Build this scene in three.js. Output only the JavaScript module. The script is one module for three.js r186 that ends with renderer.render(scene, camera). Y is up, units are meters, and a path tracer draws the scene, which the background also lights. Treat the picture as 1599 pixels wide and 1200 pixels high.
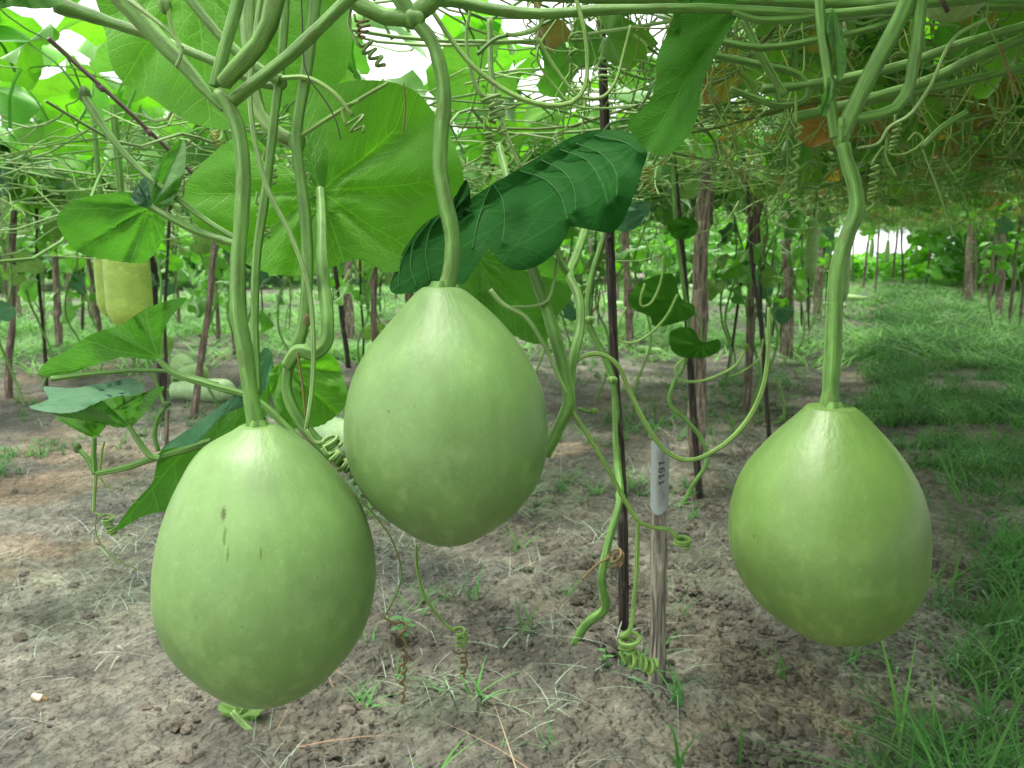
import * as THREE from 'three';
import { mergeGeometries } from 'three/addons/utils/BufferGeometryUtils.js';

// ------------------------------------------------------------------ camera, sky, sun, exposure
const scene = new THREE.Scene();
const V = (x, y, z) => new THREE.Vector3(x, y, z);
const FOCAL = 1287, YAW = 24.13 * Math.PI / 180, PITCH = 9.7 * Math.PI / 180, EYE = V(0, 1, 0);
const camera = new THREE.PerspectiveCamera(2 * Math.atan(600 / FOCAL) * 180 / Math.PI, 4 / 3, 0.05, 200);
camera.position.copy(EYE);
camera.rotation.order = 'YXZ';
camera.rotation.set(-PITCH, YAW, 0);
camera.focus = 0.95;
camera.userData.fStop = 11;
scene.add(camera);

const renderer = new THREE.WebGLRenderer({ antialias: true });
renderer.toneMapping = THREE.LinearToneMapping;
renderer.toneMappingExposure = 2.35;
renderer.shadowMap.enabled = true;

{ // bright hazy overcast sky, a little brighter overhead
  const w = 256, h = 128, data = new Float32Array(w * h * 4);
  for (let j = 0; j < h; j++) {
    const el = ((j + 0.5) / h - 0.5) * Math.PI, s = Math.max(0, Math.sin(el)), L = 0.8 + 0.55 * s;
    for (let i = 0; i < w; i++) {
      const k = (j * w + i) * 4;
      data[k] = L * 0.985; data[k + 1] = L; data[k + 2] = L * 1.02; data[k + 3] = 1;
    }
  }
  const sky = new THREE.DataTexture(data, w, h, THREE.RGBAFormat, THREE.FloatType);
  sky.mapping = THREE.EquirectangularReflectionMapping;
  sky.magFilter = THREE.LinearFilter;
  sky.needsUpdate = true;
  scene.background = sky; scene.environment = sky;
}
const FH = V(-Math.sin(YAW), 0, -Math.cos(YAW)), RT = V(Math.cos(YAW), 0, -Math.sin(YAW));
const FW = FH.clone().multiplyScalar(Math.cos(PITCH)).addScaledVector(V(0, 1, 0), -Math.sin(PITCH));
const UPV = FH.clone().multiplyScalar(Math.sin(PITCH)).addScaledVector(V(0, 1, 0), Math.cos(PITCH));
{
  const sun = new THREE.DirectionalLight(new THREE.Color(1, 0.96, 0.87), 2.4);
  const dir = V(0, 1, 0).addScaledVector(FH, 0.42).addScaledVector(RT, -0.25).normalize();
  sun.position.copy(dir).multiplyScalar(30);
  sun.castShadow = true; sun.shadow.radius = 16;
  sun.shadow.mapSize.set(4096, 4096);
  Object.assign(sun.shadow.camera, { left: -22, right: 22, top: 22, bottom: -22, near: 1, far: 70 });
  sun.target.position.set(-4, 0, -7); scene.add(sun.target); scene.add(sun);
}

// ------------------------------------------------------------------ helpers
function rng(seed) { let a = seed >>> 0; return () => { a = (a + 0x6D2B79F5) | 0; let t = Math.imul(a ^ (a >>> 15), 1 | a); t = (t + Math.imul(t ^ (t >>> 7), 61 | t)) ^ t; return ((t ^ (t >>> 14)) >>> 0) / 4294967296; }; }
const clamp = (x, a = 0, b = 1) => Math.min(b, Math.max(a, x)), lerp = (a, b, t) => a + (b - a) * t;
const sstep = (a, b, x) => { const t = clamp((x - a) / (b - a)); return t * t * (3 - 2 * t); };
function hash2(x, y, s = 0) { let h = Math.imul(x, 374761393) ^ Math.imul(y, 668265263) ^ Math.imul(s + 11, 1274126177); h = Math.imul(h ^ (h >>> 13), 1274126177); return ((h ^ (h >>> 16)) >>> 0) / 4294967296; }
function vnoise(x, y, s = 0, per = 0) { // value noise, tileable with period per
  const xi = Math.floor(x), yi = Math.floor(y), fx = x - xi, fy = y - yi, m = per ? (v) => ((v % per) + per) % per : (v) => v;
  const u = fx * fx * (3 - 2 * fx), v = fy * fy * (3 - 2 * fy);
  return lerp(lerp(hash2(m(xi), m(yi), s), hash2(m(xi + 1), m(yi), s), u), lerp(hash2(m(xi), m(yi + 1), s), hash2(m(xi + 1), m(yi + 1), s), u), v);
}
function fbm(x, y, s = 0, oct = 4, per = 0) { let a = 0.5, t = 0, n = 0; for (let o = 0; o < oct; o++) { t += a * vnoise(x, y, s + o, per); n += a; x *= 2; y *= 2; per *= 2; a *= 0.5; } return t / n; }

const at = (px, py, d) => EYE.clone().addScaledVector(FW, d).addScaledVector(RT, (px - 799.5) / FOCAL * d).addScaledVector(UPV, (600 - py) / FOCAL * d);
function groundHeight(x, z) {
  let h = 0.035 * (fbm(x * 0.7 + 9, z * 0.7, 3, 3) - 0.5);
  h += 0.07 * sstep(-0.25, 0.25, x) * (1 - sstep(0.85, 1.3, x)) * (0.6 + 0.8 * fbm(x * 1.3, z * 1.3, 5, 2)); // grassy ridge of the path
  h -= 0.03 * Math.exp(-(((x + 1.6) / 0.5) ** 2));
  return h;
}
function onGround(px, py) { // point where that line of sight meets the ground
  const dir = at(px, py, 1).sub(EYE); let d = -EYE.y / dir.y;
  for (let i = 0; i < 6; i++) { const p = EYE.clone().addScaledVector(dir, d); d = (groundHeight(p.x, p.z) - EYE.y) / dir.y; }
  return EYE.clone().addScaledVector(dir, d);
}
const depthOf = (p) => p.clone().sub(EYE).dot(FW);
const px2m = (px, d) => px / FOCAL * d;

const taken = {};
function numbered(name) { const n = taken[name] = (taken[name] ?? -1) + 1; return n ? `${name}_${String(n).padStart(3, '0')}` : name; }
function tag(o, label, category, group, kind) { if (label) o.userData.label = label; if (category) o.userData.category = category; if (group) o.userData.group = group; if (kind) o.userData.kind = kind; return o; }
function thing(name, label, category, pos, group) { const g = new THREE.Group(); g.name = numbered(name); if (pos) g.position.copy(pos); scene.add(g); return tag(g, label, category, group); }
function part(name, geo, m, parent) { const o = new THREE.Mesh(geo, m); o.name = name; o.castShadow = o.receiveShadow = true; if (parent) parent.add(o); return o; }
function local(geo, parent) { return geo.translate(-parent.position.x, -parent.position.y, -parent.position.z); } // world-built geometry into its thing's axes

function gridGeo(nu, nv, f, closeU = false) { // f(i, j) -> [pos, u, v], i 0..nu, j 0..nv
  const pos = [], uv = [], idx = [];
  for (let j = 0; j <= nv; j++) for (let i = 0; i <= nu; i++) { const [p, u, v] = f(i, j); pos.push(p.x, p.y, p.z); uv.push(u, v); }
  for (let j = 0; j < nv; j++) for (let i = 0; i < nu; i++) { const a = j * (nu + 1) + i, b = a + 1, c = a + nu + 1, d = c + 1; idx.push(a, b, d, a, d, c); }
  const g = new THREE.BufferGeometry();
  g.setAttribute('position', new THREE.Float32BufferAttribute(pos, 3));
  g.setAttribute('uv', new THREE.Float32BufferAttribute(uv, 2));
  g.setIndex(idx); g.computeVertexNormals();
  if (closeU) { const n = g.attributes.normal; for (let j = 0; j <= nv; j++) { const a = j * (nu + 1), b = a + nu; const v = V(n.getX(a) + n.getX(b), n.getY(a) + n.getY(b), n.getZ(a) + n.getZ(b)).normalize(); n.setXYZ(a, v.x, v.y, v.z); n.setXYZ(b, v.x, v.y, v.z); } }
  return g;
}
function tube(points, radius, { segs, radial = 8, ridge = 0, ridges = 5, twist = 0, capEnds = true, tension = 0.5 } = {}) { // radius: number, list or function of t
  const curve = points.length > 2 ? new THREE.CatmullRomCurve3(points, false, 'centripetal', tension) : new THREE.LineCurve3(...points);
  segs = segs ?? Math.max(4, points.length * 5);
  const rad = typeof radius === 'function' ? radius : Array.isArray(radius) ? (t) => { const k = t * (radius.length - 1), i = Math.min(radius.length - 2, Math.floor(k)); return lerp(radius[i], radius[i + 1], k - i); } : () => radius;
  const len = curve.getLength(), P = curve.getSpacedPoints(segs), T = P.map((p, i) => P[Math.min(segs, i + 1)].clone().sub(P[Math.max(0, i - 1)]).normalize());
  let n = Math.abs(T[0].y) < 0.9 ? V(0, 1, 0) : V(1, 0, 0); n.addScaledVector(T[0], -n.dot(T[0])).normalize();
  const N = T.map((t) => { n = n.clone().addScaledVector(t, -n.dot(t)).normalize(); return n; });
  const last = segs + (capEnds ? 2 : 0);
  return gridGeo(radial, last, (i, j) => {
    const k = capEnds ? clamp(j - 1, 0, segs) : j, a = i / radial * Math.PI * 2, t = k / segs, end = capEnds && (j === 0 || j === last);
    const r = end ? 0.0001 : rad(t) * (1 + ridge * Math.cos(ridges * a + twist * t)) * (ridge ? 1 + 0.16 * (vnoise(t * len * 55 + len * 91, 3, 5) - 0.5) + 0.07 * (vnoise(t * len * 220, a * 1.5, 8) - 0.5) : 1);
    const b = T[k].clone().cross(N[k]);
    return [P[k].clone().addScaledVector(N[k], Math.cos(a) * r).addScaledVector(b, Math.sin(a) * r), i / radial, t * len * 6];
  }, true);
}
const S = (list, d) => list.map(([x, y, dd]) => at(x, y, dd ?? d));
function coil(start, axis, { r0 = 0.01, r1 = 0.006, turns = 5, length = 0.06, side } = {}) {
  axis = axis.clone().normalize(); let a = side ? side.clone() : V(0.3, 0.1, 0.9); a.addScaledVector(axis, -a.dot(axis)).normalize(); const b = axis.clone().cross(a), out = [], n = Math.round(turns * 10);
  const k0 = (start.x * 91 + start.y * 37 + start.z * 53) % 97;
  for (let i = 0; i <= n; i++) { const t = i / n, r = lerp(r0, r1, t) * (0.65 + 0.7 * vnoise(t * turns * 1.3 + k0, 1, 2)), w = t * turns * Math.PI * 2 * (0.86 + 0.14 * vnoise(t * 3 + k0, 4, 6)), l = length * (t + 0.12 * (vnoise(t * turns * 0.9 + k0, 7, 3) - 0.5) * (t > 0.02 ? 1 : 0)), wx = 0.6 * r0 * Math.sin(t * 5 + k0); out.push(start.clone().addScaledVector(axis, l).addScaledVector(a, Math.cos(w) * r - r0 + wx * t).addScaledVector(b, Math.sin(w) * r)); }
  return out;
}

// ------------------------------------------------------------------ textures
function dataTex(w, h, fn, { srgb = true, repeat = true } = {}) {
  const d = new Uint8Array(w * h * 4);
  for (let j = 0; j < h; j++) for (let i = 0; i < w; i++) { const c = fn(i / w, j / h, i, j), k = (j * w + i) * 4; d[k] = clamp(c[0]) * 255; d[k + 1] = clamp(c[1]) * 255; d[k + 2] = clamp(c[2]) * 255; d[k + 3] = 255; }
  const t = new THREE.DataTexture(d, w, h, THREE.RGBAFormat);
  if (srgb) t.colorSpace = THREE.SRGBColorSpace;
  t.wrapS = t.wrapT = repeat ? THREE.RepeatWrapping : THREE.ClampToEdgeWrapping;
  t.magFilter = THREE.LinearFilter; t.minFilter = THREE.LinearMipmapLinearFilter; t.generateMipmaps = true; t.needsUpdate = true;
  return t;
}
// leaf: palmate veins from the stalk at (0.5, 0.36) and a net of small veins between
const LEAF_N = 1024, LEAF_O = [0.5, 0.36], LEAF_S = 0.6;
const veinField = (() => {
  const n = LEAF_N, F = new Float32Array(n * n), R = rng(77);
  const stroke = (x0, y0, x1, y1, w0, w1, val) => {
    const len = Math.hypot(x1 - x0, y1 - y0) * n, st = Math.max(1, Math.ceil(len / 1.2));
    for (let s = 0; s <= st; s++) { const t = s / st, cx = lerp(x0, x1, t) * n, cy = lerp(y0, y1, t) * n, w = lerp(w0, w1, t), r = Math.ceil(w + 1.5);
      for (let j = Math.max(0, Math.floor(cy - r)); j <= Math.min(n - 1, cy + r); j++) for (let i = Math.max(0, Math.floor(cx - r)); i <= Math.min(n - 1, cx + r); i++) { const d = Math.hypot(i - cx, j - cy), v = val * clamp(1 - (d - w) / 1.5); if (v > F[j * n + i]) F[j * n + i] = v; } }
  };
  const branch = (x, y, ang, len, w, depth, bend) => {
    const steps = 14; let px = x, py = y, a = ang;
    for (let s = 1; s <= steps; s++) {
      a += bend / steps + (R() - 0.5) * 0.07; const nx = px + Math.sin(a) * len / steps, ny = py + Math.cos(a) * len / steps, t = s / steps;
      stroke(px, py, nx, ny, w * (1 - 0.75 * (t - 1 / steps)), w * (1 - 0.75 * t), depth === 0 ? 1 : depth === 1 ? 0.85 : 0.62);
      if (depth < 2 && s > 1 && s < steps && (depth === 0 || s % 2 === 0)) { const side = s % 2 ? 1 : -1; branch(nx, ny, a + side * (0.75 + R() * 0.25), len * (depth ? 0.36 : 0.42) * (1.1 - t * 0.75), w * 0.48, depth + 1, -side * 0.45); }
      px = nx; py = ny;
    }
  };
  for (const [a, l] of [[0, 0.6], [0.6, 0.58], [-0.6, 0.58], [1.2, 0.52], [-1.2, 0.52], [1.85, 0.47], [-1.85, 0.47], [2.5, 0.42], [-2.5, 0.42]]) branch(...LEAF_O, a, l, 4.2, 0, a * 0.12);
  const cells = 46, pts = (i, j) => [(i + 0.15 + 0.7 * hash2(i, j, 5)) / cells, (j + 0.15 + 0.7 * hash2(i, j, 6)) / cells];
  for (let j = 0; j < n; j++) for (let i = 0; i < n; i++) {
    const x = i / n, y = j / n, ci = Math.floor(x * cells), cj = Math.floor(y * cells); let d1 = 9, d2 = 9;
    for (let b = -1; b <= 1; b++) for (let a = -1; a <= 1; a++) { const [qx, qy] = pts(ci + a, cj + b), d = Math.hypot(qx - x, qy - y) * cells; if (d < d1) { d2 = d1; d1 = d; } else if (d < d2) d2 = d; }
    const v = 0.5 * clamp(1 - (d2 - d1) / 0.13); if (v > F[j * n + i]) F[j * n + i] = v;
  }
  return F;
})();
function leafMap(base, vein, strength, spots, seed) {
  return dataTex(LEAF_N, LEAF_N, (u, v, i, j) => {
    const f = veinField[j * LEAF_N + i] * strength, m = 0.86 + 0.22 * fbm(u * 7, v * 7, seed, 4), s = 0.96 + 0.08 * hash2(i, j, seed);
    let c = [0, 1, 2].map((k) => lerp(base[k] * m * s, vein[k], f));
    if (spots) { const q = vnoise(u * 90, v * 90, seed + 3), p = vnoise(u * 9, v * 9, seed + 8); if (q > 0.955 && p > 0.45) c = [0.8, 0.85, 0.6]; }
    return c;
  }, { repeat: false });
}
const leafBump = dataTex(LEAF_N, LEAF_N, (u, v, i, j) => { const f = veinField[j * LEAF_N + i], c = 0.5 + 0.4 * f + 0.12 * (fbm(u * 60, v * 60, 4, 3) - 0.5); return [c, c, c]; }, { srgb: false, repeat: false });
const leafUnder = leafMap([0.78, 0.84, 0.74], [1.0, 1.0, 1.0], 0.62, true, 21);
const leafTop = leafMap([0.8, 0.88, 0.84], [1.0, 1.0, 0.95], 0.35, true, 33);
const lin = (r, g, b) => new THREE.Color().setRGB(r, g, b);
function leafMat(color, trans, map = leafUnder, coat = 0.1, sheen = 0) { const m = new THREE.MeshPhysicalMaterial({ color, map, bumpMap: leafBump, bumpScale: 0.0016, roughness: 1, clearcoat: coat, clearcoatRoughness: 0.5, transmission: trans, thickness: 0, side: THREE.DoubleSide, specularIntensity: 0.5 }); if (sheen) { m.sheen = sheen; m.sheenColor = lin(0.75, 0.9, 0.85); m.sheenRoughness = 0.6; } return m; }
const M = {
  leafBright: leafMat(lin(0.185, 0.55, 0.018), 0.6),
  leafMid: leafMat(lin(0.125, 0.39, 0.03), 0.55),
  leafPale: leafMat(lin(0.28, 0.5, 0.09), 0.5),
  leafDark: leafMat(lin(0.018, 0.105, 0.015), 0.2, leafTop, 0.04, 0),
  leafBlue: leafMat(lin(0.1, 0.27, 0.12), 0.35, leafTop, 0.25, 0.2),
  leafYellow: leafMat(lin(0.5, 0.42, 0.06), 0.5), leafDeep: leafMat(lin(0.065, 0.215, 0.016), 0.35, leafTop, 0.02),
};
M.leafDark.specularIntensity = M.leafDeep.specularIntensity = 0.15;
const plainLeaf = (m) => new THREE.MeshPhysicalMaterial({ color: m.color, map: leafUnder, roughness: 1, transmission: m.transmission, thickness: 0, side: THREE.DoubleSide });
Object.assign(M, { roofBright: plainLeaf(M.leafBright), roofMid: plainLeaf(M.leafMid), roofPale: plainLeaf(M.leafPale), roofBlue: plainLeaf(M.leafBlue), roofYellow: plainLeaf(M.leafYellow) });
const stemMap = dataTex(128, 256, (u, v) => { const st = 0.5 + 0.5 * Math.sin(u * Math.PI * 10), m = 0.74 + 0.14 * st + 0.3 * (fbm(u * 16, v * 8, 2, 4, 8) - 0.5) + 0.12 * (vnoise(u * 32, v * 4, 9, 4) - 0.5); const sc = 0.55 * sstep(0.66, 0.76, fbm(u * 8, v * 5, 31, 4, 8)); return [lerp(m * 0.97, 0.72, sc), lerp(m, 0.58, sc), lerp(m * 0.93, 0.55, sc)]; });
const stemBump = dataTex(128, 256, (u, v) => { const c = 0.5 + 0.35 * Math.sin(u * Math.PI * 10) + 0.3 * (vnoise(u * 64, v * 64, 4, 64) - 0.5); return [c, c, c]; }, { srgb: false });
const stemMat = (color, rough = 0.6) => new THREE.MeshPhysicalMaterial({ color, map: stemMap, bumpMap: stemBump, bumpScale: 0.0008, roughness: rough, sheen: 0.2, sheenColor: lin(0.8, 0.95, 0.8), sheenRoughness: 0.4 });
Object.assign(M, {
  veinDark: new THREE.MeshStandardMaterial({ color: lin(0.024, 0.118, 0.02), roughness: 0.9 }), stem: stemMat(lin(0.2, 0.41, 0.085)), stemPale: stemMat(lin(0.37, 0.58, 0.2)),
  tendril: stemMat(lin(0.38, 0.62, 0.16)), dry: new THREE.MeshStandardMaterial({ color: lin(0.3, 0.2, 0.1), map: stemMap, roughness: 0.85 }), black: new THREE.MeshStandardMaterial({ color: lin(0.06, 0.05, 0.035), roughness: 0.9 }),
});
function woodMap(light, dark, seed) { const t = dataTex(128, 1024, (u, v) => {
  const g = fbm(u * 26, v * 14, seed, 5, 0), c = sstep(0.3, 0.72, g), k = sstep(0.74, 0.84, fbm(u * 40, v * 9, seed + 5, 2)), lich = sstep(0.6, 0.8, fbm(u * 5, v * 24, seed + 9, 4));
  return [0, 1, 2].map((i) => lerp(lerp(dark[i], light[i], c), 0.13, k * 0.7) + lich * 0.1);
}); t.repeat.set(1, 0.2); return t; }
const woodBump = dataTex(128, 512, (u, v) => { const c = fbm(u * 28, v * 6, 40, 4); return [c, c, c]; }, { srgb: false });
woodBump.repeat.set(1, 0.2);
const woodMat = (light, dark, seed) => new THREE.MeshStandardMaterial({ map: woodMap(light, dark, seed), bumpMap: woodBump, bumpScale: 0.004, roughness: 0.9 });
Object.assign(M, { post: woodMat([0.57, 0.52, 0.46], [0.36, 0.31, 0.27], 2), stick: woodMat([0.3, 0.27, 0.23], [0.13, 0.11, 0.09], 14), brown: woodMat([0.52, 0.46, 0.4], [0.33, 0.285, 0.245], 23), stake: woodMat([0.58, 0.56, 0.5], [0.35, 0.33, 0.29], 31) });

// ------------------------------------------------------------------ ground
const soilMap = dataTex(1024, 1024, (u, v, i, j) => {
  const a = fbm(u * 8, v * 8, 1, 5, 8), b = fbm(u * 64, v * 64, 7, 3, 64), g = hash2(i, j, 3), m = 0.5 + 0.32 * (a - 0.5) + 0.3 * (b - 0.5) + 0.07 * (g - 0.5);
  const w = fbm(u * 6, v * 6, 15, 3, 6);
  return [m * 0.98 + 0.03 * (w - 0.5), m * 0.965, m * 0.89 - 0.03 * (w - 0.5)];
});
const soilBump = dataTex(1024, 1024, (u, v) => { const c = 0.55 * fbm(u * 24, v * 24, 2, 5, 24) + 0.45 * fbm(u * 120, v * 120, 8, 2, 120); return [c, c, c]; }, { srgb: false });
{
  const n = 380, warp = (t) => { const s = t * 2 - 1; return Math.sign(s) * (1.6 * Math.abs(s) + 1.9 * Math.abs(s) ** 3 + 56 * Math.abs(s) ** 9); };
  const CX = -0.7, CZ = -2.0, pos = [], uv = [], col = [], idx = [];
  for (let j = 0; j <= n; j++) for (let i = 0; i <= n; i++) {
    const x = CX + warp(i / n), z = CZ + warp(j / n), near = Math.exp(-((x - CX) ** 2 + (z - CZ) ** 2) / 8);
    const loose = sstep(0.42, 0.62, fbm(x * 0.9 + 4, z * 0.9, 31, 3) + 0.22 * Math.exp(-(((x + 0.25) / 0.45) ** 2)) - 0.02);
    const b1 = 1 - Math.abs(2 * vnoise(x * 19, z * 19, 9) - 1), b2 = 1 - Math.abs(2 * vnoise(x * 43, z * 43, 10) - 1), rough = near * ((0.008 + 0.026 * loose) * (fbm(x * 9, z * 9, 9, 3) - 0.5) * 2 + (0.002 + 0.013 * loose) * (b1 - 0.5) + (0.001 + 0.007 * loose) * (b2 - 0.5));
    pos.push(x, groundHeight(x, z) + rough, z); uv.push(x * 0.8, z * 0.8);
    const moss = sstep(0.55, 0.75, fbm(x * 2.1, z * 2.1, 61, 4)) * 0.45, silt = sstep(0.45, 0.65, fbm(x * 1.4 + 7, z * 1.4, 71, 4)), litter = sstep(0.62, 0.74, fbm(x * 1.9 + 3, z * 2.3, 81, 4)) * 0.5;
    const c = [lerp(0.6, 0.86, silt), lerp(0.58, 0.835, silt), lerp(0.53, 0.765, silt)].map((q) => q * (1 - 0.3 * loose));
    const mo = [0.42, 0.55, 0.36], li = [0.8, 0.56, 0.4];
    for (let k = 0; k < 3; k++) col.push(lerp(lerp(c[k], mo[k], moss), li[k], litter));
  }
  for (let j = 0; j < n; j++) for (let i = 0; i < n; i++) { const a = j * (n + 1) + i, b = a + 1, c = a + n + 1, d = c + 1; idx.push(a, c, d, a, d, b); }
  const g = new THREE.BufferGeometry();
  g.setAttribute('position', new THREE.Float32BufferAttribute(pos, 3)); g.setAttribute('uv', new THREE.Float32BufferAttribute(uv, 2)); g.setAttribute('color', new THREE.Float32BufferAttribute(col, 3)); g.setIndex(idx); g.computeVertexNormals();
  const o = part('ground', g, new THREE.MeshStandardMaterial({ map: soilMap, bumpMap: soilBump, bumpScale: 0.04, roughness: 0.95, vertexColors: true }), scene);
  tag(o, 'bare grey brown soil of the garden floor with damp clods', 'ground', null, 'structure');
}

// ------------------------------------------------------------------ leaves of the trellis
function bladeGeo(seed, { rings = 5, na = 30, cup = 0.25, wave = 0.06, droop = 0.5, fold = 0.05, stalk = 0.75, stalkR = 0.022, lean = 0.25 } = {}) {
  const R = rng(seed), ph = R() * 6, tm = 2.93, ax = 0.08 * (R() - 0.5), A = [0, 0.62, -0.62, 1.25, -1.25, 1.9, -1.9, 2.6, -2.6];
  const blade = gridGeo(na, rings, (i, j) => {
    const th = lerp(-tm, tm, i / na), ab = Math.abs(th);
    let r = 0.47 + 0.12 * Math.max(0, Math.cos(th)) ** 2 + 0.03 * Math.cos(5 * th) * (ab < 2.4 ? 1 : 0) + 0.012 * Math.sin(21 * th + ph) + 0.02 * Math.sin(3 * th + ph);
    const s = (tm - ab) / 0.5; if (s < 1) r *= Math.max(0.14, Math.sqrt(s * (2 - s)));
    const rr = r * (j / rings) ** 0.85; let x = Math.sin(th) * rr + ax * rr, y = Math.cos(th) * rr;
    const u = LEAF_O[0] + Math.sin(th) * rr * LEAF_S * 1.25, v = LEAF_O[1] + Math.cos(th) * rr * LEAF_S * 1.25;
    let dl = 9; for (const a of A) dl = Math.min(dl, Math.abs(th - a));
    let z = fold * rr * 2 * Math.sin(Math.min(dl, 0.32) / 0.32 * Math.PI / 2) - cup * rr * rr + wave * (rr / 0.5) ** 2 * Math.sin(4 * th + ph);
    const k = droop * Math.max(0, y), yy = y > 0 ? Math.sin(k * 1.6) / (droop * 1.6 + 1e-6) : y, zz = y > 0 ? -(1 - Math.cos(k * 1.6)) / (droop * 1.6 + 1e-6) : 0;
    return [V(x, yy, z + zz), u, v];
  });
  if (!stalk) return blade;
  const st = tube([V(0, -lean * stalk, -stalk), V(0.05 * (R() - 0.5), -lean * stalk * 1.1, -stalk * 0.5), V(0, -0.03, -0.06), V(0, 0.012, 0.0)], [stalkR, stalkR * 0.9, stalkR * 0.8], { segs: 6, radial: 5 });
  const su = st.attributes.uv; for (let i = 0; i < su.count; i++) su.setXY(i, LEAF_O[0], LEAF_O[1] + 0.002 * (i % 2));
  return mergeGeometries([blade, st]);
}
const STALK_BASE = (o) => V(0, -o.lean * o.stalk, -o.stalk);
const leafKinds = [
  { cup: 0.2, wave: 0.05, droop: 0.5, stalk: 0.8, lean: 0.25 }, { cup: 0.5, wave: 0.09, droop: 0.9, stalk: 1.0, lean: 0.4 }, { cup: -0.15, wave: 0.1, droop: 0.2, stalk: 0.7, lean: 0.15 },
  { cup: 0.3, wave: 0.12, droop: 1.2, stalk: 0.9, lean: 0.5 }, { cup: 0.7, wave: 0.05, droop: 0.7, stalk: 0.6, lean: 0.3 }, { cup: 0.1, wave: 0.14, droop: 0.6, stalk: 1.1, lean: 0.2 },
].map((o, i) => ({ ...o, geo: bladeGeo(100 + i * 7, o), light: bladeGeo(100 + i * 7, { ...o, rings: 3, na: 18 }) }));
const leafMatrix = (() => { const X = V(), Y = V(), Z = V(), m = new THREE.Matrix4(); return (base, size, normal, axis, kind) => {
  Z.copy(normal).normalize(); Y.copy(axis).addScaledVector(Z, -axis.dot(Z)).normalize(); X.copy(Y).cross(Z);
  m.makeBasis(X, Y, Z); const o = STALK_BASE(kind).multiplyScalar(size).applyMatrix4(m);
  return m.clone().scale(V(size, size, size)).setPosition(base.x - o.x, base.y - o.y, base.z - o.z);
}; })();
function randomDir(R, tilt) { const a = R() * Math.PI * 2; return V(Math.cos(a) * Math.sin(tilt), Math.cos(tilt), Math.sin(a) * Math.sin(tilt)); }

// where the trellis is roofed over: (x, z) -> cover 0..1
function cover(x, z) {
  const d = Math.hypot(x, z);
  const lim = -0.15 - 0.6 * sstep(-0.7, -1.6, z);                                                   // the dense roof starts at the first row of posts
  if (x > lim) return sstep(lim, lim + 0.4, x + 0.12 * Math.sin(z * 3)) * sstep(3.4, 2.6, z);       // over the path and everything beyond it
  const p = V(x, 0, z), f = p.dot(FH), s = p.dot(RT);
  if (f < 0.4) return s > -0.6 && f < -0.35 && d < 3.5 ? 0.6 : 0; // the trellis goes on behind the viewer
  const edge = 2.3 + 0.35 * Math.sin(s * 2.3) + (s > -0.2 ? 0.5 * (s + 0.2) : 0);
  return 0.5 * sstep(edge - 0.2, edge + 0.5, d) ;
}
const inView = (p, margin = 0) => { const q = p.clone().sub(EYE), d = q.dot(FW); if (d < 0.2) return false; const a = q.dot(RT) / d * FOCAL, b = q.dot(UPV) / d * FOCAL; return Math.abs(a) < 800 + margin && Math.abs(b) < 600 + margin; };

function instanced(name, geo, m, items, label, category) { // items: [matrix, colour?]
  const o = new THREE.InstancedMesh(geo, m, items.length); o.name = numbered(name); o.castShadow = o.receiveShadow = true;
  items.forEach(([mx, c], i) => { o.setMatrixAt(i, mx); if (c) o.setColorAt(i, c); });
  scene.add(o); tag(o, label, category, null, 'stuff'); return o;
}
{ // the mass of leaves on top of the trellis
  const R = rng(5), lists = leafKinds.map(() => []), yellow = [];
  for (let n = 0; n < 77000; n++) {
    const x = -20 + R() * 27, z = 3.4 - R() * 31, c = cover(x, z), dens = R(), r1 = R(), r2 = R(), k = Math.floor(R() * leafKinds.length), right = x > -0.15 - 0.6 * sstep(-0.7, -1.6, z);
    const p = V(x, 1, z), d = Math.hypot(x, z);
    if (dens > c * (right ? (z < -8 ? 0.4 : z < -4.5 ? 0.7 : 1) : 1) || (d > 23 && !right)) continue;
    if (!right && d > 3.5 && !inView(p, 500)) continue;
    if (right && (x > 4.5 || (x > 3 && r1 > 0.5))) continue;
    if (!right && r1 > (d > 4.6 ? 0.27 : 0.66)) continue;
    if (!right && d > 16) continue;
    const base = V(x, right ? 1.5 + 0.16 * r2 + 0.05 * Math.sin(x * 3 + z) : 1.33 + 0.2 * r2, z), tilt = right ? R() * 0.9 : 0.25 + R() * 1.0, size = 0.15 + 0.12 * R();
    const mx = leafMatrix(base, size, randomDir(R, tilt), randomDir(R, Math.PI / 2), leafKinds[k]);
    const b = 0.75 + 0.5 * R();
    lists[k].push([mx, lin(b * (0.9 + 0.25 * R()), b, b * (0.8 + 0.3 * R()))]);
  }
  lists.forEach((l, k) => instanced('trellis_foliage', leafKinds[k].light, k % 3 === 2 ? M.roofMid : M.roofBright, l, ['broad green leaves massed over the trellis roof', 'drooping broad leaves massed over the trellis roof', 'flat cupped leaves massed over the trellis roof', 'curled hanging leaves massed over the trellis roof', 'deeply cupped leaves massed over the trellis roof', 'wavy edged leaves massed over the trellis roof'][k], 'foliage'));
}
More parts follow.
